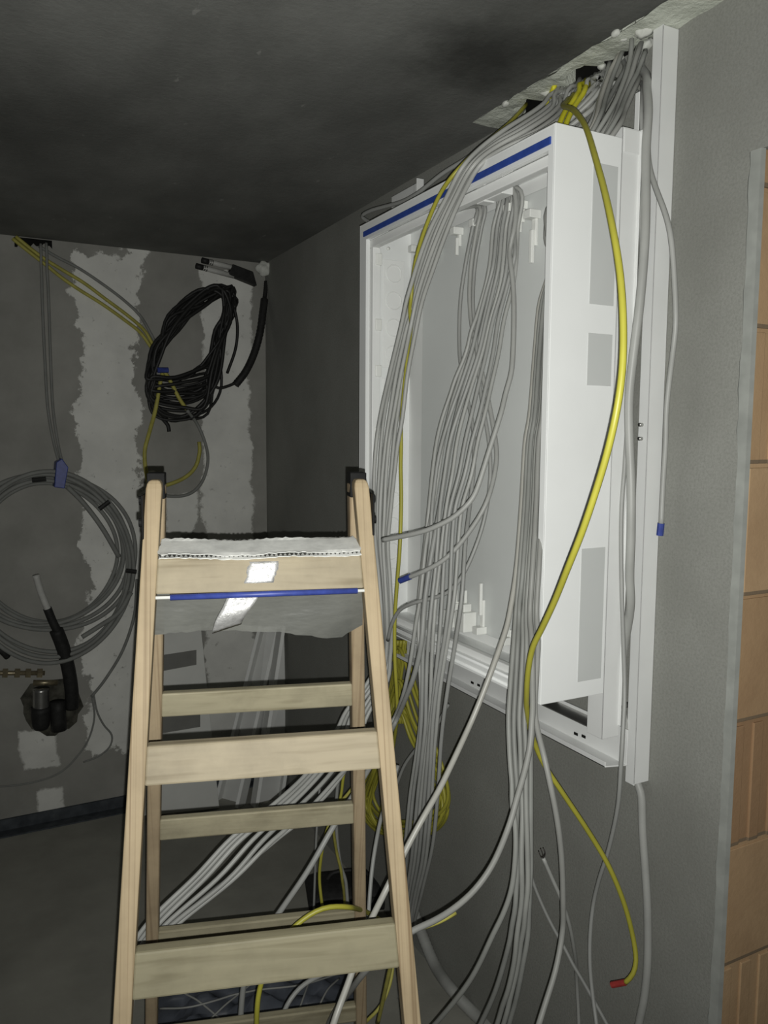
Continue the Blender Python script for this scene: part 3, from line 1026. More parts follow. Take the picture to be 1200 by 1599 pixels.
P = [pt(955, 110, 'z', 2.60), pt(953, 114, 'z', 2.54), pt(915, 182, 1.18), Vector((1.09, 1.56, 2.323)), pt(806, 300, 1.09), pt(800, 400, 1.075), pt(803, 480, 1.06), pt(800, 575, 1.03), pt(790, 615, 1.01), pt(783, 645, 0.99), pt(765, 702, 0.965), pt(746, 762, 0.94), pt(735, 783, 0.925),
     pt(710, 807, 0.90), pt(690, 818, 0.88), pt(667, 828, 0.86), pt(640, 835, 0.84), pt(612, 840.5, 0.82), pt(598, 843, 0.81)]
cable('grey_cable', 'pale grey cable bending left across the clump to the ladder rail', P, 0.0058, 'grey_cable', GC)
# two that swing left under the cabinet and pass behind the ladder
GE = 'grey cables swinging left below the cabinet behind the ladder'
P = [Vector((1.10, 1.70, 2.322)), pt(776, 305, 1.112), pt(772, 360, 1.11), pt(764, 420, 1.105), pt(752, 475, 1.095), pt(738, 525, 1.08), pt(722, 575, 1.06), pt(706, 630, 1.03), pt(690, 700, 0.995), pt(678, 780, 0.972), pt(664, 870, 0.94), pt(657, 930, 0.925), pt(649, 980, 0.915), pt(641, 1035, 0.91), pt(630, 1085, 0.915), pt(616, 1122, 0.93), pt(600, 1148, 'Z', 1.97), pt(572, 1178, 'Z', 1.93), pt(548, 1196, 'Z', 1.9), pt(534, 1207, 'Z', 1.88), pt(511, 1233, 'Z', 1.85), pt(484, 1262, 'Z', 1.82), pt(460, 1287, 'Z', 1.8), pt(430, 1313, 'Z', 1.78), pt(385, 1350, 'Z', 1.76), pt(300, 1418, 'Z', 1.72), pt(262, 1452, 'Z', 1.70), pt(230, 1492, 'Z', 1.68), pt(205, 1560, 'Z', 1.68), pt(198, 1680, 'Z', 1.68), pt(230, 1960, 'z', 0.006)]
cable('grey_cable', 'upper of two grey cables swinging left under the cabinet towards the floor', P, 0.0048, 'grey_cable', GE, k=6)
P = [Vector((1.09, 1.68, 2.322)), pt(783, 303, 1.118), pt(779, 360, 1.116), pt(772, 420, 1.11), pt(762, 475, 1.10), pt(750, 525, 1.09), pt(735, 575, 1.07), pt(718, 630, 1.045), pt(702, 700, 1.005), pt(688, 790, 0.972), pt(672, 880, 0.935), pt(663, 950, 0.92), pt(659, 1000, 0.91), pt(650, 1045, 0.905), pt(636, 1085, 0.91), pt(617, 1128, 0.925), pt(598, 1165, 'Z', 1.9), pt(575, 1203, 'Z', 1.82), pt(548, 1248, 'Z', 1.75), pt(519, 1294, 'Z', 1.70), pt(481, 1360, 'Z', 1.67), pt(440, 1420, 'Z', 1.66), pt(405, 1472, 'Z', 1.66), pt(382, 1530, 'Z', 1.68), pt(375, 1640, 'Z', 1.7), pt(380, 1960, 'z', 0.006)]
cable('grey_cable', 'lower of two grey cables swinging left, crossing the ladder opening alone', P, 0.0062, 'mid_grey_cable', GE, k=6)
# loose thin ones seen between the ladder legs
GL = 'loose grey cables behind the ladder legs'
for lab, sp, r, m in (
    ('thin straight grey cable hanging left of the yellow one behind the ladder', [(500, 1225, 'Z', 2.3), (497, 1262, 'Z', 2.3), (494, 1310, 'Z', 2.3), (492, 1370, 'Z', 2.32), (490, 1425, 'Z', 2.34), (486, 1500, 'z', 0.01)], 0.0036, 'dark_grey_cable'),
    ('dull grey cable dropping just left of the rear right ladder rail', [(540, 1170, 'Z', 2.35), (527, 1230, 'Z', 2.35), (526, 1300, 'Z', 2.35), (532, 1350, 'Z', 2.35), (541, 1385, 'Z', 2.35), (544, 1430, 'Z', 2.35), (546, 1520, 'z', 0.01)], 0.0052, 'dark_grey_cable'),
    ('grey cable hanging between the rear and front right ladder rails', [(622, 1195, 'Z', 1.95), (608, 1240, 'Z', 1.93), (596, 1275, 'Z', 1.9), (586, 1325, 'Z', 1.85), (580, 1370, 'Z', 1.82), (575, 1440, 'Z', 1.78), (571, 1510, 'Z', 1.75), (562, 1580, 'Z', 1.73), (552, 1640, 'Z', 1.75), (540, 1700, 'z', 0.01)], 0.0048, 'mid_grey_cable'),
    ('grey cable arching out from under the second lowest visible step', [(560, 1500, 'Z', 1.8), (520, 1516, 'Z', 1.77), (490, 1528, 'Z', 1.74), (466, 1545, 'Z', 1.72), (447, 1572, 'Z', 1.7), (438, 1602, 'Z', 1.7), (432, 1650, 'Z', 1.7), (425, 1760, 'z', 0.01)], 0.0052, 'mid_grey_cable'),
    ('grey cable with a dark bend crossing in front of the yellow coil', [(700, 1100, 1.12), (684, 1130, 1.12), (668, 1150, 1.12), (650, 1170, 1.11), (632, 1195, 1.10), (620, 1225, 1.10), (605, 1260, 1.12)], 0.0050, 'mid_grey_cable'),
):
    cable('grey_cable', lab, path(sp), r, m, GL)

# ------------------------------------------------------------------ right clump with the long hanging tails
GD = 'grey cables hanging out of the right end of the cabinet'
UP = [(858, 1.5, 425, 1.10), (843, 3.6, 475, 1.09), (836, 3.6, 550, 1.07), (828, 4.0, 650, 1.04), (821, 4.2, 690, 1.03), (815, 4.6, 790, 1.0), (807, 5.0, 890, 0.96)]
LOW = [
    ('pale thick cable swinging from the right clump down to the left through the ladder',
     [(796, 960, 0.935), (790, 985, 0.92), (770, 1042, 0.88), (751, 1092, 0.85), (732, 1137, 0.82), (690, 1226, 0.74), (664, 1272, 0.695), (640, 1316, 0.66), (600, 1396, 0.60), (574, 1450, 0.57), (546, 1530, 0.52), (521, 1599, 0.48), (500, 1680, 0.46), (470, 1800, 'z', 0.3), (440, 1960, 'z', 0.006)], 0.0056, 'pale_cable'),
    ('grey cable of the right clump curving furthest left at the bottom edge',
     [(806, 960, 0.945), (803, 1000, 0.925), (797, 1080, 0.895), (795, 1130, 0.88), (797, 1190, 0.87), (803, 1250, 0.86), (806, 1310, 0.85), (803, 1365, 0.845), (797, 1398, 0.84), (785, 1430, 0.83), (772, 1456, 0.82), (735, 1530, 0.80), (682, 1597, 0.78), (640, 1640, 0.77), (560, 1740, 'z', 0.2), (500, 1850, 'z', 0.006)], 0.0050, 'clump_cable'),
    ('grey cable of the right clump leaving the frame second from the left',
     [(812, 960, 0.945), (810, 1000, 0.925), (805, 1080, 0.90), (803, 1130, 0.885), (806, 1200, 0.87), (809, 1300, 0.86), (810, 1380, 0.855), (804, 1430, 0.85), (794, 1480, 0.85), (775, 1545, 0.85), (752, 1597, 0.85), (720, 1660, 0.85), (660, 1800, 'z', 0.2), (600, 1920, 'z', 0.006)], 0.0050, 'clump_cable_dark'),
    ('grey cable of the right clump, left one of the close pair at the bottom',
     [(817, 960, 0.945), (817, 1000, 0.93), (814, 1080, 0.905), (812, 1130, 0.89), (814, 1200, 0.88), (815, 1300, 0.865), (816, 1390, 0.86), (809, 1480, 0.86), (795, 1550, 0.86), (777, 1599, 0.86), (750, 1680, 0.86), (700, 1820, 'z', 0.2), (650, 1930, 'z', 0.006)], 0.0050, 'clump_cable'),
    ('grey cable of the right clump, right one of the close pair at the bottom',
     [(822, 960, 0.945), (823, 1000, 0.93), (821, 1080, 0.91), (820, 1130, 0.895), (821, 1200, 0.885), (821, 1300, 0.87), (822, 1400, 0.865), (817, 1455, 0.865), (806, 1520, 0.865), (787, 1599, 0.865), (768, 1680, 0.87), (730, 1820, 'z', 0.2), (700, 1930, 'z', 0.006)], 0.0050, 'clump_cable'),
    ('grey cable crossing over the right clump and sweeping left behind the front ladder rail',
     [(828, 960, 0.94), (831, 1000, 0.92), (832, 1080, 0.89), (830, 1150, 0.865), (822, 1196, 0.85), (807, 1249, 0.83), (795, 1291, 0.81), (771, 1348, 0.78), (744, 1387, 0.745), (714, 1415, 0.705), (680, 1437, 0.66), (647, 1452, 0.62), (620, 1470, 0.59), (560, 1530, 0.56), (500, 1640, 'z', 0.4), (470, 1900, 'z', 0.006)], 0.0056, 'sweep_cable'),
    ('grey cable of the right clump hanging straightest, right of the close pair',
     [(833, 960, 0.95), (834, 1000, 0.935), (834, 1080, 0.915), (830, 1150, 0.905), (829, 1230, 0.89), (829, 1300, 0.88), (828, 1370, 0.875), (823, 1440, 0.87), (813, 1520, 0.87), (796, 1597, 0.875), (780, 1680, 0.88), (750, 1820, 'z', 0.2), (720, 1930, 'z', 0.006)], 0.0050, 'clump_cable_dark'),
    ('grey cable of the right clump bowing out alone to the right',
     [(838, 960, 0.95), (841, 1000, 0.935), (838, 1060, 0.91), (836, 1120, 0.885), (852, 1189, 0.87), (870, 1276, 0.88), (878, 1345, 0.90), (880, 1420, 0.92), (879, 1455, 0.925), (869, 1512, 0.90), (850, 1574, 0.86), (839, 1610, 0.84), (815, 1700, 0.84), (790, 1850, 'z', 0.15), (760, 1930, 'z', 0.006)], 0.0054, 'sweep_cable'),
]
TOPC = [((967, 86), (952, 117), (940, 155), (927, 201)), ((972, 82), (958, 117), (944, 155), (931, 202)), ((980, 96), (957, 145), (942, 172), (935, 203)), ((987, 60), (985, 92), (970, 138), (940, 203)),
        ((997, 72), (985, 112), (965, 160), (944, 205)), ((1002, 66), (988, 112), (968, 160), (948, 206)), ((1012, 76), (992, 115), (974, 158), (952, 207)), ((1016, 92), (994, 133), (977, 170), (956, 209))]
for i, (lab, low, r, m) in enumerate(LOW):
    a, b_, c_, d_ = TOPC[i]
    P = [pt(a[0], a[1] - 4, 'z', 2.62), pt(a[0], a[1], 'z', 2.545), pt(b_[0], b_[1], 1.215), pt(c_[0], c_[1], 1.17), pt(d_[0], d_[1], 1.118), pt(872 - 1.2 * i, 300 + 4 * i, 1.098)]
    for (x0, st, y, X_) in UP:
        P.append(pt(x0 + st * i, y, X_ - 0.010 * (i % 3 - 1)))
    P += path(low)
    cable('grey_cable', lab, P, r, m, GD, k=6)
# loose ones close to the wall below the cabinet
P = path([(822, 1290, 1.14), (822, 1330, 1.15), (832, 1375, 1.16), (855, 1430, 1.17), (882, 1480, 1.18), (912, 1534, 1.19), (947, 1597, 1.2), (990, 1680, 1.2), (1010, 1760, 1.2)])
cable('grey_cable', 'dull grey cable slanting down to the right close to the wall', P, 0.0046, 'dark_grey_cable', 'loose grey cables close to the wall')
P = path([(849, 1340, 1.06), (862, 1370, 1.08), (876, 1402, 1.10), (890, 1445, 1.13), (898, 1490, 1.17), (901, 1530, 1.22), (905, 1620, 1.23), (905, 1760, 1.2)])
o = cable('grey_cable', 'cable stub with dark bare wires at its tip, behind the bowed cable', P, 0.0044, 'grey_cable', 'loose grey cables close to the wall')
mb = MB()
for q in ((845, 1326), (849, 1325), (842, 1330)):
    mb.tube(spline([pt(849, 1340, 1.06), pt(q[0] + 3, q[1] + 8, 1.055), pt(q[0], q[1], 1.05)], 4), 0.0012, 6)
o2 = mb.build('bare_core', 'copper', o, True)
o2['label'] = 'dark bare wires'

# the remaining short fan between the ceiling slot and the cabinet top
GF = 'short grey cables between ceiling and cabinet top'
SHORT = [((923, 126), (902, 175), (884, 210)), ((930, 118), (912, 172), (893, 212)), ((945, 110), (922, 160), (900, 205)), ((952, 100), (938, 150), (915, 205)), ((905, 126), (888, 158), (868, 200))]
for i, (a, b_, c_) in enumerate(SHORT):
    P = [pt(a[0], a[1] - 4, 'z', 2.62), pt(a[0], a[1], 'z', 2.545), pt(b_[0], b_[1], 1.21), pt(c_[0], c_[1], 1.16), Vector((1.128, 1.40 + 0.012 * i, 2.318))]
    cable('grey_cable', ['short grey cable dropping from the big black gap behind the cabinet top', 'short grey cable just right of the yellow pair above the cabinet',
                         'short grey cable right of the black gap, behind the fan', 'short grey cable under the foam, left edge of the right fan', 'short grey cable left of the yellow pair above the cabinet'][i], P, 0.005, 'mid_grey_cable', GF)

# ------------------------------------------------------------------ supply cables beside the cabinet
P = path([(1010, 60, 'z', 2.6), (1010, 150, 1.21), (1009, 230, 1.19), (1009, 330, 1.175), (1006, 400, 1.165), (999, 480, 1.157), (989, 560, 1.152), (983, 620, 1.15), (983, 680, 1.15), (986, 750, 1.152), (986, 830, 1.157), (984, 900, 1.166), (985, 950, 1.182)])
P += [Vector((1.214, 1.234, 1.25)), Vector((1.229, 1.242, 1.15)), Vector((1.247, 1.229, 1.06)), Vector((1.256, 1.222, 1.0))]
P += path([(1002, 1240, 1.258), (1004, 1300, 1.258), (1009, 1370, 1.258), (1012, 1430, 1.258), (1012, 1500, 1.258), (1007, 1555, 1.257), (998, 1600, 1.256), (985, 1680, 1.25), (960, 1800, 1.24), (930, 1900, 1.2)])
cable('supply_cable', 'thick grey supply cable running through the white trunking to the floor', P, 0.0088, 'grey_cable', None, 'cable', sides=12)
P = path([(1003, 70, 'z', 2.6), (1004, 165, 1.2), (1005, 230, 1.195), (1005, 290, 1.19), (1002, 350, 1.182), (1004, 413, 1.18), (998, 470, 1.176), (990, 560, 1.174), (982, 640, 1.173), (976, 730, 1.17), (971, 800, 1.168), (971, 900, 1.168), (974, 1000, 1.168), (976, 1080, 1.163), (973, 1150, 1.143), (970, 1200, 1.135), (965, 1262, 1.15), (950, 1330, 1.17), (937, 1370, 1.18), (927, 1412, 1.19), (922, 1462, 1.18), (922, 1512, 1.17),
          (927, 1562, 1.16), (932, 1600, 1.15), (940, 1700, 1.12), (940, 1850, 1.05)])
cable('grey_cable', 'thin grey cable hanging left of the trunking, wavy below the cabinet', P, 0.0046, 'mid_grey_cable')
P = path([(1012, 85, 'z', 2.6), (1012, 200, 1.222), (1014, 255, 1.215), (1024, 292, 1.205), (1039, 332, 1.20), (1048, 369, 1.20), (1053, 424, 1.205), (1056, 500, 1.21), (1052, 545, 1.215), (1046, 592, 1.225), (1041, 642, 1.23), (1040, 690, 1.235), (1036, 755, 1.24), (1033, 820, 1.24)])
o = cable('grey_cable', 'grey cable looping right over the trunking to a blue taped end', P, 0.0055, 'grey_cable')
band(o, 'tape_end', pt(1033, 817, 1.24), pt(1031, 836, 1.24), 0.0072, 'blue_tape', 'blue tape end')
P = [pt(562, 345, 1.03), pt(572, 332, 1.06), pt(592, 324, 1.09), pt(620, 318, 1.10), pt(650, 300, 1.10), pt(690, 275, 1.12), pt(730, 262, 1.17)]
P = [Vector((1.115, 2.05, 2.30)), pt(566, 340, 1.10), pt(577, 330, 1.10), pt(600, 323, 1.11), pt(628, 315, 1.12), pt(655, 300, 1.13), pt(690, 272, 1.15), pt(730, 247, 1.18), pt(770, 217, 1.21), pt(812, 178, 1.245), pt(822, 160, 'z', 2.62)]
cable('grey_cable', 'grey cable lying on the cabinet top towards its far corner', P, 0.006, 'mid_grey_cable')

# ------------------------------------------------------------------ yellow data cables
P = [pt(924, 118, 'z', 2.62), pt(921, 124, 'z', 2.545), pt(903, 148, 'z', 2.50), pt(884, 160, 1.13), pt(880, 166, 1.07)]
P += path([(893, 170, 1.01), (905, 182, 0.965), (917, 203, 0.92), (930, 245, 0.875), (945, 300, 0.84), (958, 360, 0.81), (968, 420, 0.795), (973, 480, 0.785), (974, 540, 0.78), (971, 592, 0.775), (962, 650, 0.77), (948, 710, 0.77), (930, 770, 0.77), (909, 832, 0.77), (886, 890, 0.78),
           (866, 940, 0.795), (846, 983, 0.81), (832, 1012, 0.82), (825, 1050, 0.835), (823, 1090, 0.86), (826, 1125, 0.90), (836, 1162, 0.94), (852, 1197, 0.97), (881, 1241, 1.01), (919, 1298, 1.06), (951, 1352, 1.10), (975, 1410, 1.13), (989, 1463, 1.15), (994, 1500, 1.15), (989, 1522, 1.14), (977, 1534, 1.13)])
o = cable('yellow_cable', 'long yellow cable bowing in front of the cabinet side to a red tip', P, 0.0051, 'yellow_cable', 'yellow cables at the cabinet')
band(o, 'tape_end', pt(977, 1534, 1.13), pt(956, 1538, 1.118), 0.0062, 'red_tape', 'red taped tip')
P = [pt(822, 160, 'z', 2.62), pt(820, 166, 'z', 2.545), pt(797, 191, 1.16), pt(768, 216, 1.07), pt(735, 245, 0.99)]
P += path([(706, 276, 0.955), (686, 306, 0.95), (669, 345, 0.948), (656, 382, 0.946), (647, 420, 0.95), (643, 465, 0.955), (642, 510, 0.945), (636, 560, 0.955), (631, 610, 0.955), (627, 660, 0.95), (626, 720, 0.945), (627, 780, 0.94), (625, 850, 0.93), (621, 905, 0.925), (617, 965, 0.92), (617, 1030, 0.92), (620, 1085, 0.93), (620, 1125, 0.95), (612, 1180, 1.0), (600, 1240, 1.05), (590, 1300, 1.1)])
cable('yellow_cable', 'yellow cable hanging over the left part of the blue strip', P, 0.0047, 'yellow_cable', 'yellow cables at the cabinet')
for lab, sp in (('left one of the yellow pair in the big black ceiling gap', [(917, 118, 'z', 2.62), (916, 126, 'z', 2.545), (902, 146, 1.2), (886, 168, 1.15), (872, 198, 1.10)]),
                ('right one of the yellow pair in the big black ceiling gap', [(928, 116, 'z', 2.62), (925, 124, 'z', 2.545), (910, 148, 1.2), (894, 172, 1.15), (880, 204, 1.10)]),
                ('short yellow cable in the smaller black gap, under the grey drape', [(838, 166, 'z', 2.62), (836, 172, 'z', 2.545), (824, 186, 1.2), (806, 206, 1.13), (795, 232, 1.07)]),
                ('yellow stub between the two black ceiling gaps', [(868, 128, 'z', 2.62), (867, 133, 'z', 2.545), (862, 144, 1.235), (856, 160, 1.245), (852, 185, 1.25), (850, 205, 1.2)])):
    P = path(sp)
    cable('yellow_cable', lab, P, 0.0058, 'bright_yellow', 'yellow cables at the cabinet')
# hanging coil behind the ladder
coil = empty('yellow_cable_coil')
tag(coil, 'hanging coil of yellow cable on the wall below the cabinet, behind the ladder', 'cable coil')
rg = random.Random(21)
for i in range(13):
    a = rg.uniform(-5, 5)
    top = rg.choice([1015, 1060, 1100, 1105, 1112]) + rg.uniform(-6, 6)
    rx = rg.uniform(50, 69)
    cxp = 632 + rg.uniform(-3, 4)
    bot = 1296 + rg.uniform(-16, 8)
    X0 = 1.20 + rg.uniform(-0.035, 0.045)
    pts = [(624 + a, top), (624 + a + rx * 0.42, top + (bot - top) * 0.28), (cxp + rx * 0.86, bot - 85), (cxp + rx, bot - 32), (cxp + rx * 0.62, bot - 2), (cxp, bot + 3), (cxp - rx * 0.65, bot - 6), (cxp - rx, bot - 40), (cxp - rx * 0.8, bot - 85), (620 + a - rx * 0.3, top + (bot - top) * 0.28)]
    P = [pt(px, py, X0 + 0.012 * math.sin(k_ * 1.7 + i)) for k_, (px, py) in enumerate(pts)]
    MB().tube(spline(P, 7, True), 0.0054, 8, closed=True).build('cable_turn', 'yellow_cable', coil, True)
mb = MB()
for i in range(6):
    P = [pt(622 + i * 2.4, 1000, 1.19 + 0.01 * (i % 2)), pt(618 + i * 2.2, 1040, 1.195), pt(612 + i * 2.5, 1085, 1.2), pt(614 + i * 4, 1130, 1.2)]
    mb.tube(spline(P, 6), 0.0052, 8)
mb.build('hanging_strands', 'yellow_cable', coil, True)
p = pt(622, 1000, XW)
MB().tube([Vector((XW, p.y, p.z + 0.02)), Vector((1.19, p.y, p.z + 0.012)), Vector((1.175, p.y, p.z + 0.03))], 0.004, 8).build('hook', 'steel', coil, True)
GY = 'yellow cables among the ladder legs'
for lab, sp, r in (
    ('yellow cable draped over the rear step and down through the ladder', [(600, 1440, 'Z', 1.75), (572, 1424, 'Z', 1.66), (548, 1417, 'Z', 1.46), (525, 1415.5, 'Z', 1.44), (500, 1420, 'Z', 1.43), (472, 1437, 'Z', 1.42), (446, 1462, 'Z', 1.41), (424, 1497, 'Z', 1.40), (408, 1535, 'Z', 1.40), (402, 1570, 'Z', 1.40), (401, 1610, 'Z', 1.42), (400, 1700, 'Z', 1.5), (400, 1850, 'z', 0.006)], 0.0047),
    ('thin yellow cable hanging straight behind the rear ladder steps', [(552, 1160, 'Z', 2.25), (538, 1205, 'Z', 2.25), (531, 1250, 'Z', 2.25), (513, 1290, 'Z', 2.22), (504, 1325, 'Z', 2.2), (499, 1370, 'Z', 2.2), (504, 1418, 'Z', 2.2), (512, 1500, 'z', 0.01)], 0.0044),
    ('short yellow cable making a small hook by the rear right rail', [(560, 1215, 'Z', 2.2), (549, 1233, 'Z', 2.2), (538, 1246, 'Z', 2.2), (528, 1258, 'Z', 2.2), (520, 1280, 'Z', 2.2), (526, 1330, 'Z', 2.3), (536, 1372, 'Z', 2.35), (542, 1480, 'z', 0.01)], 0.0044),
    ('yellow cable curving down beside the front right rail under the lowest step', [(600, 1440, 'Z', 1.9), (611, 1480, 'Z', 1.88), (614, 1510, 'Z', 1.86), (607, 1545, 'Z', 1.84), (592, 1575, 'Z', 1.82), (572, 1595, 'Z', 1.82), (540, 1650, 'z', 0.01)], 0.0038),
    ('yellow cable end lying under the sweeping grey cable', [(712, 1425, 0.735), (700, 1432, 0.72), (685, 1440, 0.70), (668, 1446, 0.68), (645, 1454, 0.65), (620, 1475, 0.62), (590, 1600, 'z', 0.5)], 0.0040)):
    cable('yellow_cable', lab, path(sp), r, 'yellow_cable' if 'draped' in lab or 'thin' in lab else 'dull_yellow', GY)

# ------------------------------------------------------------------ floor things by the right wall
P = path([(612, 1345, 1.257), (628, 1385, 1.257), (644, 1418, 1.257), (661, 1463, 1.255), (680, 1508, 1.25), (704, 1543, 1.235), (738, 1580, 'z', 0.02), (790, 1625, 'z', 0.02), (850, 1690, 'z', 0.02), (900, 1780, 'z', 0.02)])
sp = spline(P, 14)
L = len(sp)
mb = MB()
mb.tube(sp, 0.017, 12, rad=lambda t_: 0.0185 + 0.0012 * math.cos(t_ * L * math.pi * 0.999))
tag(mb.build('floor_conduit', 'floor_conduit', None, True), 'thick grey conduit lying on the floor along the right wall', 'conduit')
bg = empty('tool_bag', (0, 0, 0))
tag(bg, 'dark bag standing on the floor behind the right ladder leg', 'bag')
p0, p1 = pt(485, 1436, 'z', 0.0), pt(640, 1420, 'z', 0.0)
mb = MB()
dv = (p1 - p0).normalized()
nv_ = Vector((-dv.y, dv.x, 0))
if nv_.y < 0:
    nv_ = -nv_
Lb = min((p1 - p0).length, 0.30)
P = []
for z_, ins, d_ in ((0.0, 0.0, 0.20), (0.055, -0.008, 0.21), (0.088, 0.045, 0.12)):
    a = p0 + dv * ins
    b_ = p0 + dv * (Lb - ins)
    o_ = nv_ * ((0.2 - d_) / 2)
    P.append([Vector((q.x, q.y, z_)) for q in (a + o_, b_ + o_, b_ + nv_ * d_ + o_, a + nv_ * d_ + o_)])
mb.hexa(P[0] + P[1])
mb.hexa(P[1] + P[2])
mb.build('bag_body', 'black', bg, False, 0.02, 4)
ctr = p0 + dv * Lb / 2 + nv_ * 0.1
MB().tube(spline([ctr - dv * 0.08 + Vector((0, 0, 0.086)), ctr - dv * 0.05 + Vector((0, 0, 0.112)), ctr + dv * 0.05 + Vector((0, 0, 0.112)), ctr + dv * 0.08 + Vector((0, 0, 0.086))], 6), 0.008, 8).build('handle', 'black', bg, True)
# crumpled blue bag under the ladder
mb = MB()
rg = random.Random(8)
va = []
c0 = pt(395, 1570, 'z', 0.0)
for j in range(17):
    row = []
    for i in range(25):
        u, v = i / 24 - 0.5, j / 16 - 0.5
        e = max(0, 1 - (2 * u) ** 4) * max(0, 1 - (2 * v) ** 4)
        h_ = 0.004 + e * (0.045 + 0.035 * math.sin(u * 17 + v * 9) * math.cos(v * 15 - u * 5) + rg.uniform(-0.012, 0.012))
        row.append(mb.bm.verts.new((c0.x + u * 0.62 + v * 0.08, c0.y + v * 0.26 - u * 0.12, max(0.003, h_))))
    va.append(row)
for A, B in zip(va, va[1:]):
    for i in range(24):
        mb.bm.faces.new((A[i], A[i + 1], B[i + 1], B[i]))
tag(mb.build('plastic_bag', 'blue_bag', None, True), 'crumpled dark blue plastic bag on the floor under the ladder', 'bag')
GS = 'thin pale wires lying on the blue bag'
for i, (sp, lab) in enumerate((([(285, 1550, 'z', 0.10), (310, 1563, 'z', 0.10), (345, 1592, 'z', 0.08)], 'short pale wire slanting down to the right on the blue bag, left side'),
                               ([(250, 1575, 'z', 0.09), (300, 1572, 'z', 0.1), (390, 1548, 'z', 0.1), (470, 1538, 'z', 0.09), (530, 1520, 'z', 0.06)], 'longest pale wire crossing the blue bag from side to side'),
                               ([(330, 1590, 'z', 0.09), (360, 1562, 'z', 0.1), (395, 1535, 'z', 0.1)], 'short pale wire slanting up to the right on the blue bag'),
                               ([(468, 1575, 'z', 0.09), (476, 1552, 'z', 0.1), (484, 1530, 'z', 0.09)], 'short upright pale wire at the right part of the blue bag'),
                               ([(500, 1568, 'z', 0.08), (512, 1545, 'z', 0.09), (530, 1528, 'z', 0.07)], 'short pale wire at the right end of the blue bag'))):
    cable('thin_wire', lab, path(sp), 0.0028, 'mid_grey_cable', GS, 'wire')

# ------------------------------------------------------------------ ducts and board leaning by the far corner
def duct(lo_l, hi_l, lo_r, hi_r, label):
    d = empty('cable_duct')
    tag(d, label, 'cable duct', 'white ducts leaning in the far corner')
    A, B, C_, D_ = pt(*lo_l), pt(*hi_l), pt(*lo_r), pt(*hi_r)
    up = (B - A).normalized()
    ac = (C_ - A).normalized()
    nn = up.cross(ac).normalized()
    if nn.dot(F_) < 0:
        nn = -nn
    dp = 0.05
    th = 0.0045
    mb = MB()
    mb.hexa([A + nn * dp, C_ + nn * dp, C_ + nn * (dp + th), A + nn * (dp + th), B + nn * dp, D_ + nn * dp, D_ + nn * (dp + th), B + nn * (dp + th)])
    mb.build('duct_base', 'duct_side', d)
    for p_, q_, s_ in ((A, B, 1), (C_, D_, -1)):
        w_ = ac * (th * s_)
        MB().hexa([p_, p_ + w_, p_ + w_ + nn * dp, p_ + nn * dp, q_, q_ + w_, q_ + w_ + nn * dp, q_ + nn * dp]).build('duct_wall', 'duct_side', d)
        lip = ac * (0.017 * s_)
        MB().hexa([p_ - nn * 0.003, p_ + lip - nn * 0.003, p_ + lip, p_, q_ - nn * 0.003, q_ + lip - nn * 0.003, q_ + lip, q_]).build('rim', 'duct_rim', d)
    return d


duct((335, 1252, 'z', 0.002), (411, 950, 'y', 3.52), (372, 1262, 'z', 0.002), (443, 955, 'y', 3.50), 'left one of two white ducts leaning behind the ladder')
duct((398, 1263, 'z', 0.002), (445, 950, 'y', 3.44), (442, 1252, 'z', 0.002), (488, 955, 'y', 3.42), 'right one of two white ducts leaning behind the ladder')
bd = empty('leaning_board')
tag(bd, 'pale board with dark bands leaning on the far wall behind the ladder', 'board')


def bq(px, py, extra=0.0):
    # plane of the leaning board: foot at y=3.50, head at y=3.69, z from 0 to 1.25
    d_ = ray(px, py)
    nrm = Vector((0, 1.15, -0.16)).normalized()
    p_ = Vector((0, 3.50 - extra, 0))
    return CAM + d_ * ((p_ - CAM).dot(nrm) / d_.dot(nrm))


A, B, C_, D_ = bq(215, 1275), bq(343, 1268), bq(313, 968), bq(215, 968)
A.z = max(A.z, 0.002)
B.z = max(B.z, 0.002)
th = Vector((0, 0.02, 0.0))
MB().hexa([A, B, B + th, A + th, D_, C_, C_ + th, D_ + th]).build('panel', 'board', bd, False, 0.002)
for (ya, yb, xr) in ((1020, 1043, 307), (1116, 1140, 313)):
    q = [bq(248, yb + 6, 0.003), bq(xr, yb - 5, 0.003), bq(xr, ya - 5, 0.003), bq(248, ya + 4, 0.003)]
    t3 = Vector((0, 0.004, 0))
    MB().hexa([q[0], q[1], q[1] + t3, q[0] + t3, q[3], q[2], q[2] + t3, q[3] + t3]).build('dark_band', 'board_dark', bd)

# ------------------------------------------------------------------ things on the far wall
YW = YB - 0.012
# grey coil
gc = empty('conduit_coil')
tag(gc, 'large coil of grey conduit hung on the far wall at the left', 'cable coil')
rg = random.Random(12)
for i in range(8):
    if i < 5:
        cx_, cy_, rx, ry = 72 + rg.uniform(-4, 4), 862 + rg.uniform(-3, 3), 112 + 6.5 * i, 106 + 4.5 * i
    else:
        cx_, cy_, rx, ry = 76 + rg.uniform(-3, 3), 884 + rg.uniform(-2, 2), 123 + 6 * (i - 5), 134 + 6.5 * (i - 5)
    yy = YB - 0.02 - 0.011 * i
    P = [pt(cx_ + rx * math.cos(a * math.pi / 9), cy_ - ry * math.sin(a * math.pi / 9) + 3 * math.sin(a + i), 'y', yy) for a in range(18)]
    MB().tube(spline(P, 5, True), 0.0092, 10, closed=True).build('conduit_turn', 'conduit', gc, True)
MB().tube(spline(path([(105, 760, 'y', 3.62), (130, 785, 'y', 3.61), (160, 825, 'y', 3.60), (186, 870, 'y', 3.60)]), 6), 0.0105, 10).build('loose_strand', 'conduit', gc, True)
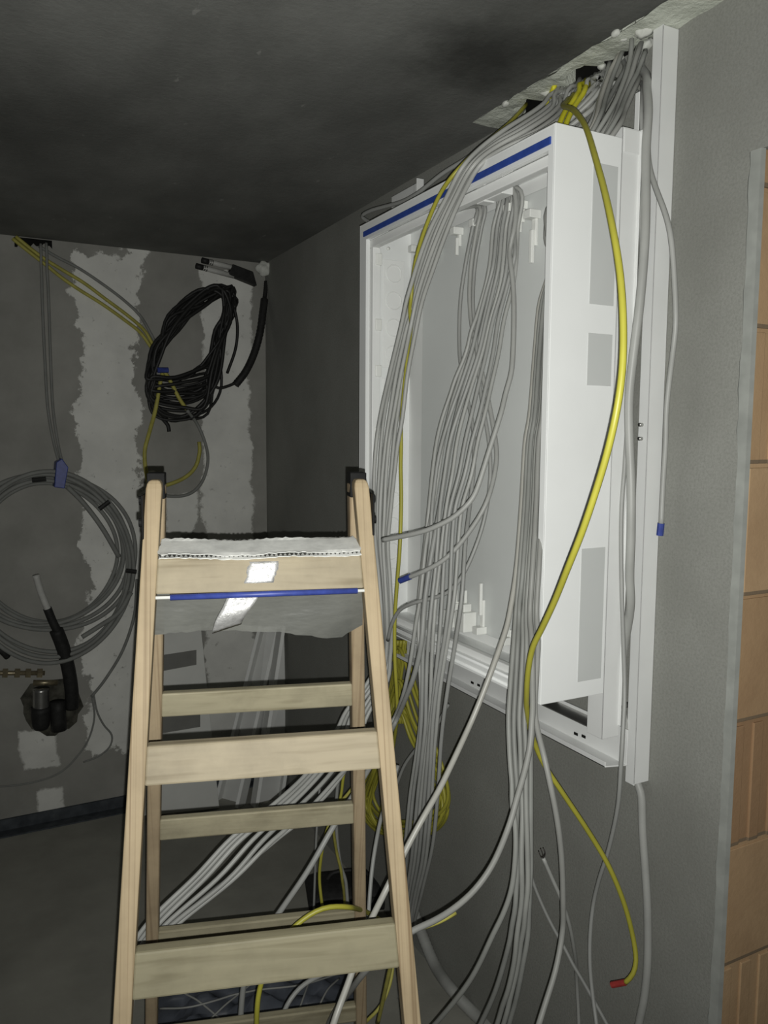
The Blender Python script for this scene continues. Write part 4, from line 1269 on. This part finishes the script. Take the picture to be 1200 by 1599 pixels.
MB().tube(spline(path([(205, 925, 'y', 3.60), (185, 957, 'y', 3.60), (155, 978, 'y', 3.60), (128, 995, 'y', 3.60)]), 6), 0.0105, 10).build('free_end', 'conduit', gc, True)
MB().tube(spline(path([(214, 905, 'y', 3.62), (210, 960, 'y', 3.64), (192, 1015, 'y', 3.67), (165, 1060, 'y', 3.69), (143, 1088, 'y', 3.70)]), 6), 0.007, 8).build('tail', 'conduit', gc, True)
a = [pt(88, 722, 'y', 3.60), pt(97, 716, 'y', 3.60), pt(107, 730, 'y', 3.60), pt(101, 763, 'y', 3.60), pt(85, 761, 'y', 3.60)]
o = MB().prism(a, (0, 0.10, 0)).build('blue_tie', 'blue_tape', gc, False, 0.003)
o['label'] = 'blue tape tie'
for (q0, q1) in (((155, 795), (171, 783)), ((197, 891), (213, 893)), ((50, 750), (72, 748))):
    MB().tube([pt(q0[0], q0[1], 'y', 3.61), pt(q1[0], q1[1], 'y', 3.61)], 0.010, 8).build('black_tie', 'black', gc)
for i, sp in enumerate(([(64, 380, 'y', YW), (66, 470, 'y', YW), (70, 560, 'y', YW), (75, 640, 'y', YW), (86, 700, 'y', YW - 0.02), (95, 728, 'y', YW - 0.05)],
                        [(72, 380, 'y', YW), (76, 470, 'y', YW), (79, 560, 'y', YW), (83, 640, 'y', YW), (92, 700, 'y', YW - 0.02), (99, 728, 'y', YW - 0.05)])):
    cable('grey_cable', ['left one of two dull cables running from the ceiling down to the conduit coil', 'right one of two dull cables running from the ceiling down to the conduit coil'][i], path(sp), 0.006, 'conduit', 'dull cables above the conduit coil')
GW = 'thin wires trailing low on the far wall'
for lab, sp in (('thin wire running low along the far wall to the left', [(145, 1085, 'y', YW), (148, 1115, 'y', YW), (142, 1145, 'y', YW), (128, 1172, 'y', YW), (95, 1206, 'y', YW), (50, 1222, 'y', YW), (0, 1228, 'y', YW), (-60, 1225, 'y', YW)]),
                ('thin wire making a loop beside the front left ladder rail', [(145, 1085, 'y', YW), (150, 1108, 'y', YW), (162, 1132, 'y', YW), (175, 1148, 'y', YW), (171, 1167, 'y', YW), (152, 1182, 'y', YW), (130, 1190, 'y', YW)])):
    cable('thin_wire', lab, path(sp), 0.0042, 'conduit', GW, 'wire')
# recess with a sight-glass filter, brass manifold and insulated pipe
rec = MB()
ring = []
rg = random.Random(15)
for a in range(22):
    an = a * 2 * math.pi / 22
    ring.append(pt(80 + (46 + rg.uniform(-5, 5)) * math.cos(an), 1103 - (43 + rg.uniform(-4, 4)) * math.sin(an), 'y', YB - 0.006))
rec.prism(ring, (0, 0.005, 0))
tag(rec.build('wall_box', 'recess'), 'dark ragged patch for the shaded recess low on the far wall behind the pipe fitting', 'recess')  # flat dark plate: the shade of the hole put into its colour
wf = empty('water_filter')
tag(wf, 'shiny pipe fitting with a dark bowl in the low wall recess', 'pipe fitting')
a, b_ = pt(64, 1075, 'y', 3.66), pt(64, 1108, 'y', 3.66)
MB().tube(spline([a, (a + b_) / 2, b_], 5), 0.034, 16).build('cylinder_body', 'steel', wf, True)
a, b_ = pt(64, 1104, 'y', 3.655), pt(64, 1140, 'y', 3.655)
MB().tube([a + (b_ - a) * t_ for t_ in (0, 0.2, 0.5, 0.8, 0.95, 1)], 0.04, 18, rad=lambda t_: 0.04 * math.sqrt(max(0.08, 1 - (t_ ** 3)))).build('bowl', 'black', wf, True)
a, b_ = pt(90, 1095, 'y', 3.66), pt(92, 1140, 'y', 3.66)
MB().tube([a + (b_ - a) * t_ for t_ in (0, 0.3, 0.7, 1)], 0.033, 16).build('side_bowl', 'black', wf, True)
MB().cyl(pt(52, 1066, 'y', 3.68), pt(90, 1066, 'y', 3.68), 0.012, 12).build('pipe_arm', 'brass', wf, True)
mf = empty('brass_manifold')
tag(mf, 'small dull brass manifold on the far wall at the left edge', 'pipe fitting')
MB().cyl(pt(-40, 1051, 'y', 3.69), pt(70, 1051, 'y', 3.69), 0.010, 12).build('tube', 'brass', mf, True)
for px in (-12, 8, 27, 44, 62):
    MB().tube([pt(px - 4, 1051, 'y', 3.685), pt(px + 4, 1051, 'y', 3.685)], 0.022, 6).build('nut', 'brass', mf)
ip = empty('insulated_pipe')
tag(ip, 'pale pipe stub in black insulation standing against the far wall', 'pipe')
MB().tube(spline(path([(56, 898, 'y', 3.60), (64, 925, 'y', 3.61), (76, 955, 'y', 3.62), (88, 985, 'y', 3.63)]), 6), 0.0145, 12).build('pipe_stub', 'pale_pipe', ip, True)
MB().tube(spline(path([(74, 950, 'y', 3.62), (82, 970, 'y', 3.625), (90, 986, 'y', 3.63)]), 6), 0.018, 12).build('sleeve', 'black', ip, True)
MB().tube(spline(path([(88, 984, 'y', 3.63), (98, 1010, 'y', 3.64), (107, 1045, 'y', 3.65), (112, 1080, 'y', 3.66), (112, 1105, 'y', 3.675)]), 6), 0.029, 14).build('insulation', 'black', ip, True)
# loose dark clip on the left
tag(MB().tube(spline(path([(-8, 1012, 'y', 3.68), (4, 1018, 'y', 3.68), (12, 1026, 'y', 3.69)]), 5), 0.014, 8).build('pipe_clip', 'black', None, True), 'small black clip under the conduit coil at the left edge', 'clip')
# black cable coil near the far corner
bc = empty('black_cable_coil')
tag(bc, 'big tangled coil of thin black cables hanging below the corner ceiling', 'cable coil')
rg = random.Random(31)
for i in range(26):
    j = lambda s_: rg.uniform(-s_, s_)
    low = rg.choice([0, 0.15, 0.35, 0.55, 0.8, 1.0])
    pts = [(356 + j(13), 449 + j(6) + rg.uniform(0, 10)), (315 + j(10), 464 + j(13)), (272 + j(10), 505 + j(14)), (243 + j(9), 550 + j(14)), (235 + j(7), 600 + j(12)),
           (243 + j(6), 590 + low * 50 + j(6)), (280 + j(10), 592 + low * 62 + j(6)), (318 + j(8), 580 + low * 60 + j(8)), (335 + j(12), 560 + low * 30 + j(14)), (346 + j(12), 525 + j(14)), (358 + j(9), 488 + j(10))]
    yy = 3.64 + rg.uniform(-0.05, 0.05)
    P = [pt(px, py, 'y', yy + 0.02 * math.sin(k_ + i)) for k_, (px, py) in enumerate(pts)]
    MB().tube(spline(P, 5, True), 0.0068 if i % 3 else 0.0085, 7, closed=True).build('cable_turn', 'black_cable', bc, True)
for sp in ([(366, 480), (371, 510), (368, 545), (355, 583)], [(330, 600), (342, 606), (356, 603), (370, 597)]):
    MB().tube(spline([pt(x_, y_, 'y', 3.62) for x_, y_ in sp], 6), 0.007, 7).build('loose_end', 'black_cable', bc, True)
MB().tube(spline([pt(x_, y_, 'y', 3.66) for x_, y_ in ((240, 640), (252, 652), (262, 664), (264, 674))], 5), 0.009, 7).build('tie_wire', 'black', bc, True)
MB().tube([pt(246, 578, 'y', 3.57), pt(263, 578, 'y', 3.57)], 0.012, 8).build('blue_tie', 'blue_tape', bc)['label'] = 'blue tape tie'
mb = MB()
mb.tube(spline([pt(x_, y_, 'y', y2) for x_, y_, y2 in ((416, 440, 3.70), (414, 460, 3.68), (411, 485, 3.66), (406, 520, 3.64), (397, 552, 3.63), (384, 580, 3.62), (368, 601, 3.62))], 12), 0.016, 10,
        rad=lambda t_: (0.010 if t_ < 0.22 else 0.018) + 0.001 * math.cos(t_ * 70 * math.pi))
tag(mb.build('black_conduit', 'black', None, True), 'thick black corrugated tube hanging in the far corner beside the black coil', 'conduit')
# pipe stubs with a clamp at the corner ceiling
ps = empty('pipe_stubs')
tag(ps, 'pair of pale pipe stubs in a black clamp under the ceiling near the corner', 'pipe fitting')
for (q0, q1) in (((322, 408), (372, 420)), ((313, 417), (365, 431))):
    MB().cyl(pt(*q0, 'y', 3.66), pt(*q1, 'y', 3.68), 0.012, 12).build('pale_stub', 'pale_pipe', ps, True)
    e0 = pt(*q0, 'y', 3.66)
    dr = (pt(*q1, 'y', 3.68) - e0).normalized()
    MB().cyl(e0 - dr * 0.02, e0 + dr * 0.012, 0.013, 12).build('black_cap', 'black', ps, True)
    for k_ in (0.016, 0.026):
        MB().cyl(e0 + dr * k_, e0 + dr * (k_ + 0.005), 0.0135, 12).build('ring', 'steel', ps, True)
A, B, C_, D_ = pt(358, 428, 'y', 3.66), pt(402, 446, 'y', 3.67), pt(396, 424, 'y', 3.67), pt(364, 412, 'y', 3.66)
t3 = Vector((0, 0.045, 0))
MB().hexa([A, B, B + t3, A + t3, D_, C_, C_ + t3, D_ + t3]).build('clamp', 'black', ps, False, 0.004)
b = bmesh.new()
bmesh.ops.create_icosphere(b, subdivisions=3, radius=0.035)
pc = pt(415, 420, 'y', 3.68)
for v in b.verts:
    v.co = v.co * (1 + 0.22 * math.sin(v.co.x * 130) * math.cos(v.co.z * 110 + v.co.y * 90))
    v.co = Vector((v.co.x * 1.25, v.co.y * 0.8, v.co.z * 0.95)) + pc
mb = MB()
mb.bm.free()
mb.bm = b
tag(mb.build('foam_lump', 'white_foam', None, True), 'pale foam lump in the far ceiling corner', 'foam lump')
# yellow cables across the far wall
GR = 'cables crossing the far wall below its ceiling'
for lab, sp, r, m in (
    ('lowest dusty yellow cable slanting from the ceiling towards the black coil', [(20, 372), (45, 392), (85, 425), (120, 450), (160, 475), (195, 500), (220, 520), (238, 545)], 0.0075, 'dull_yellow'),
    ('upper dusty yellow cable slanting from the ceiling towards the black coil', [(24, 370), (52, 392), (95, 420), (130, 441), (165, 467), (200, 493), (225, 515), (242, 540)], 0.0075, 'dull_yellow'),
    ('grey cable bowing above the two dusty yellow ones on the far wall', [(60, 385), (90, 402), (125, 420), (165, 447), (195, 470), (218, 492), (232, 515), (244, 545)], 0.0065, 'conduit')):
    cable('yellow_cable' if 'yellow cable' in lab else 'grey_cable', lab, [pt(x_, y_, 'y', YW if k_ < 6 else 3.68) for k_, (x_, y_) in enumerate(sp)], r, m, GR)
GQ = 'cables looping below the black coil'
for lab, sp, r, m in (
    ('bright yellow cable looping down left below the black coil', [(256, 578), (250, 600), (243, 640), (232, 680), (226, 705), (228, 735), (236, 760), (262, 757), (290, 745), (306, 728), (312, 705), (311, 690)], 0.009, 'dull_yellow'),
    ('short yellow cable end pointing down right out of the black coil', [(256, 580), (266, 595), (280, 622), (292, 640)], 0.009, 'dull_yellow'),
    ('dull grey cable looping widest below the black coil', [(292, 640), (308, 662), (320, 690), (325, 718), (318, 748), (302, 768), (280, 775), (255, 774)], 0.0075, 'conduit')):
    cable('yellow_cable' if 'yellow' in lab else 'grey_cable', lab, [pt(x_, y_, 'y', 3.61 if y_ < 650 else 3.66) for x_, y_ in sp], r, m, GQ)
rg = random.Random(2)
gp = [(0.19 + 0.145 * i / 14, YB - 0.005, H - 0.012 - rg.uniform(0, 0.034)) for i in range(15)]
gp = gp + [(0.335, YB - 0.005, H - 0.004), (0.19, YB - 0.005, H - 0.004)]
tag(MB().prism(gp, (0, 0.006, 0)).build('gap_shade', 'dark'), 'dark ragged patch for the shade where cables enter at the far ceiling edge', 'gap')  # flat black patch on the wall, painted as the shade of a gap

lay_cables()
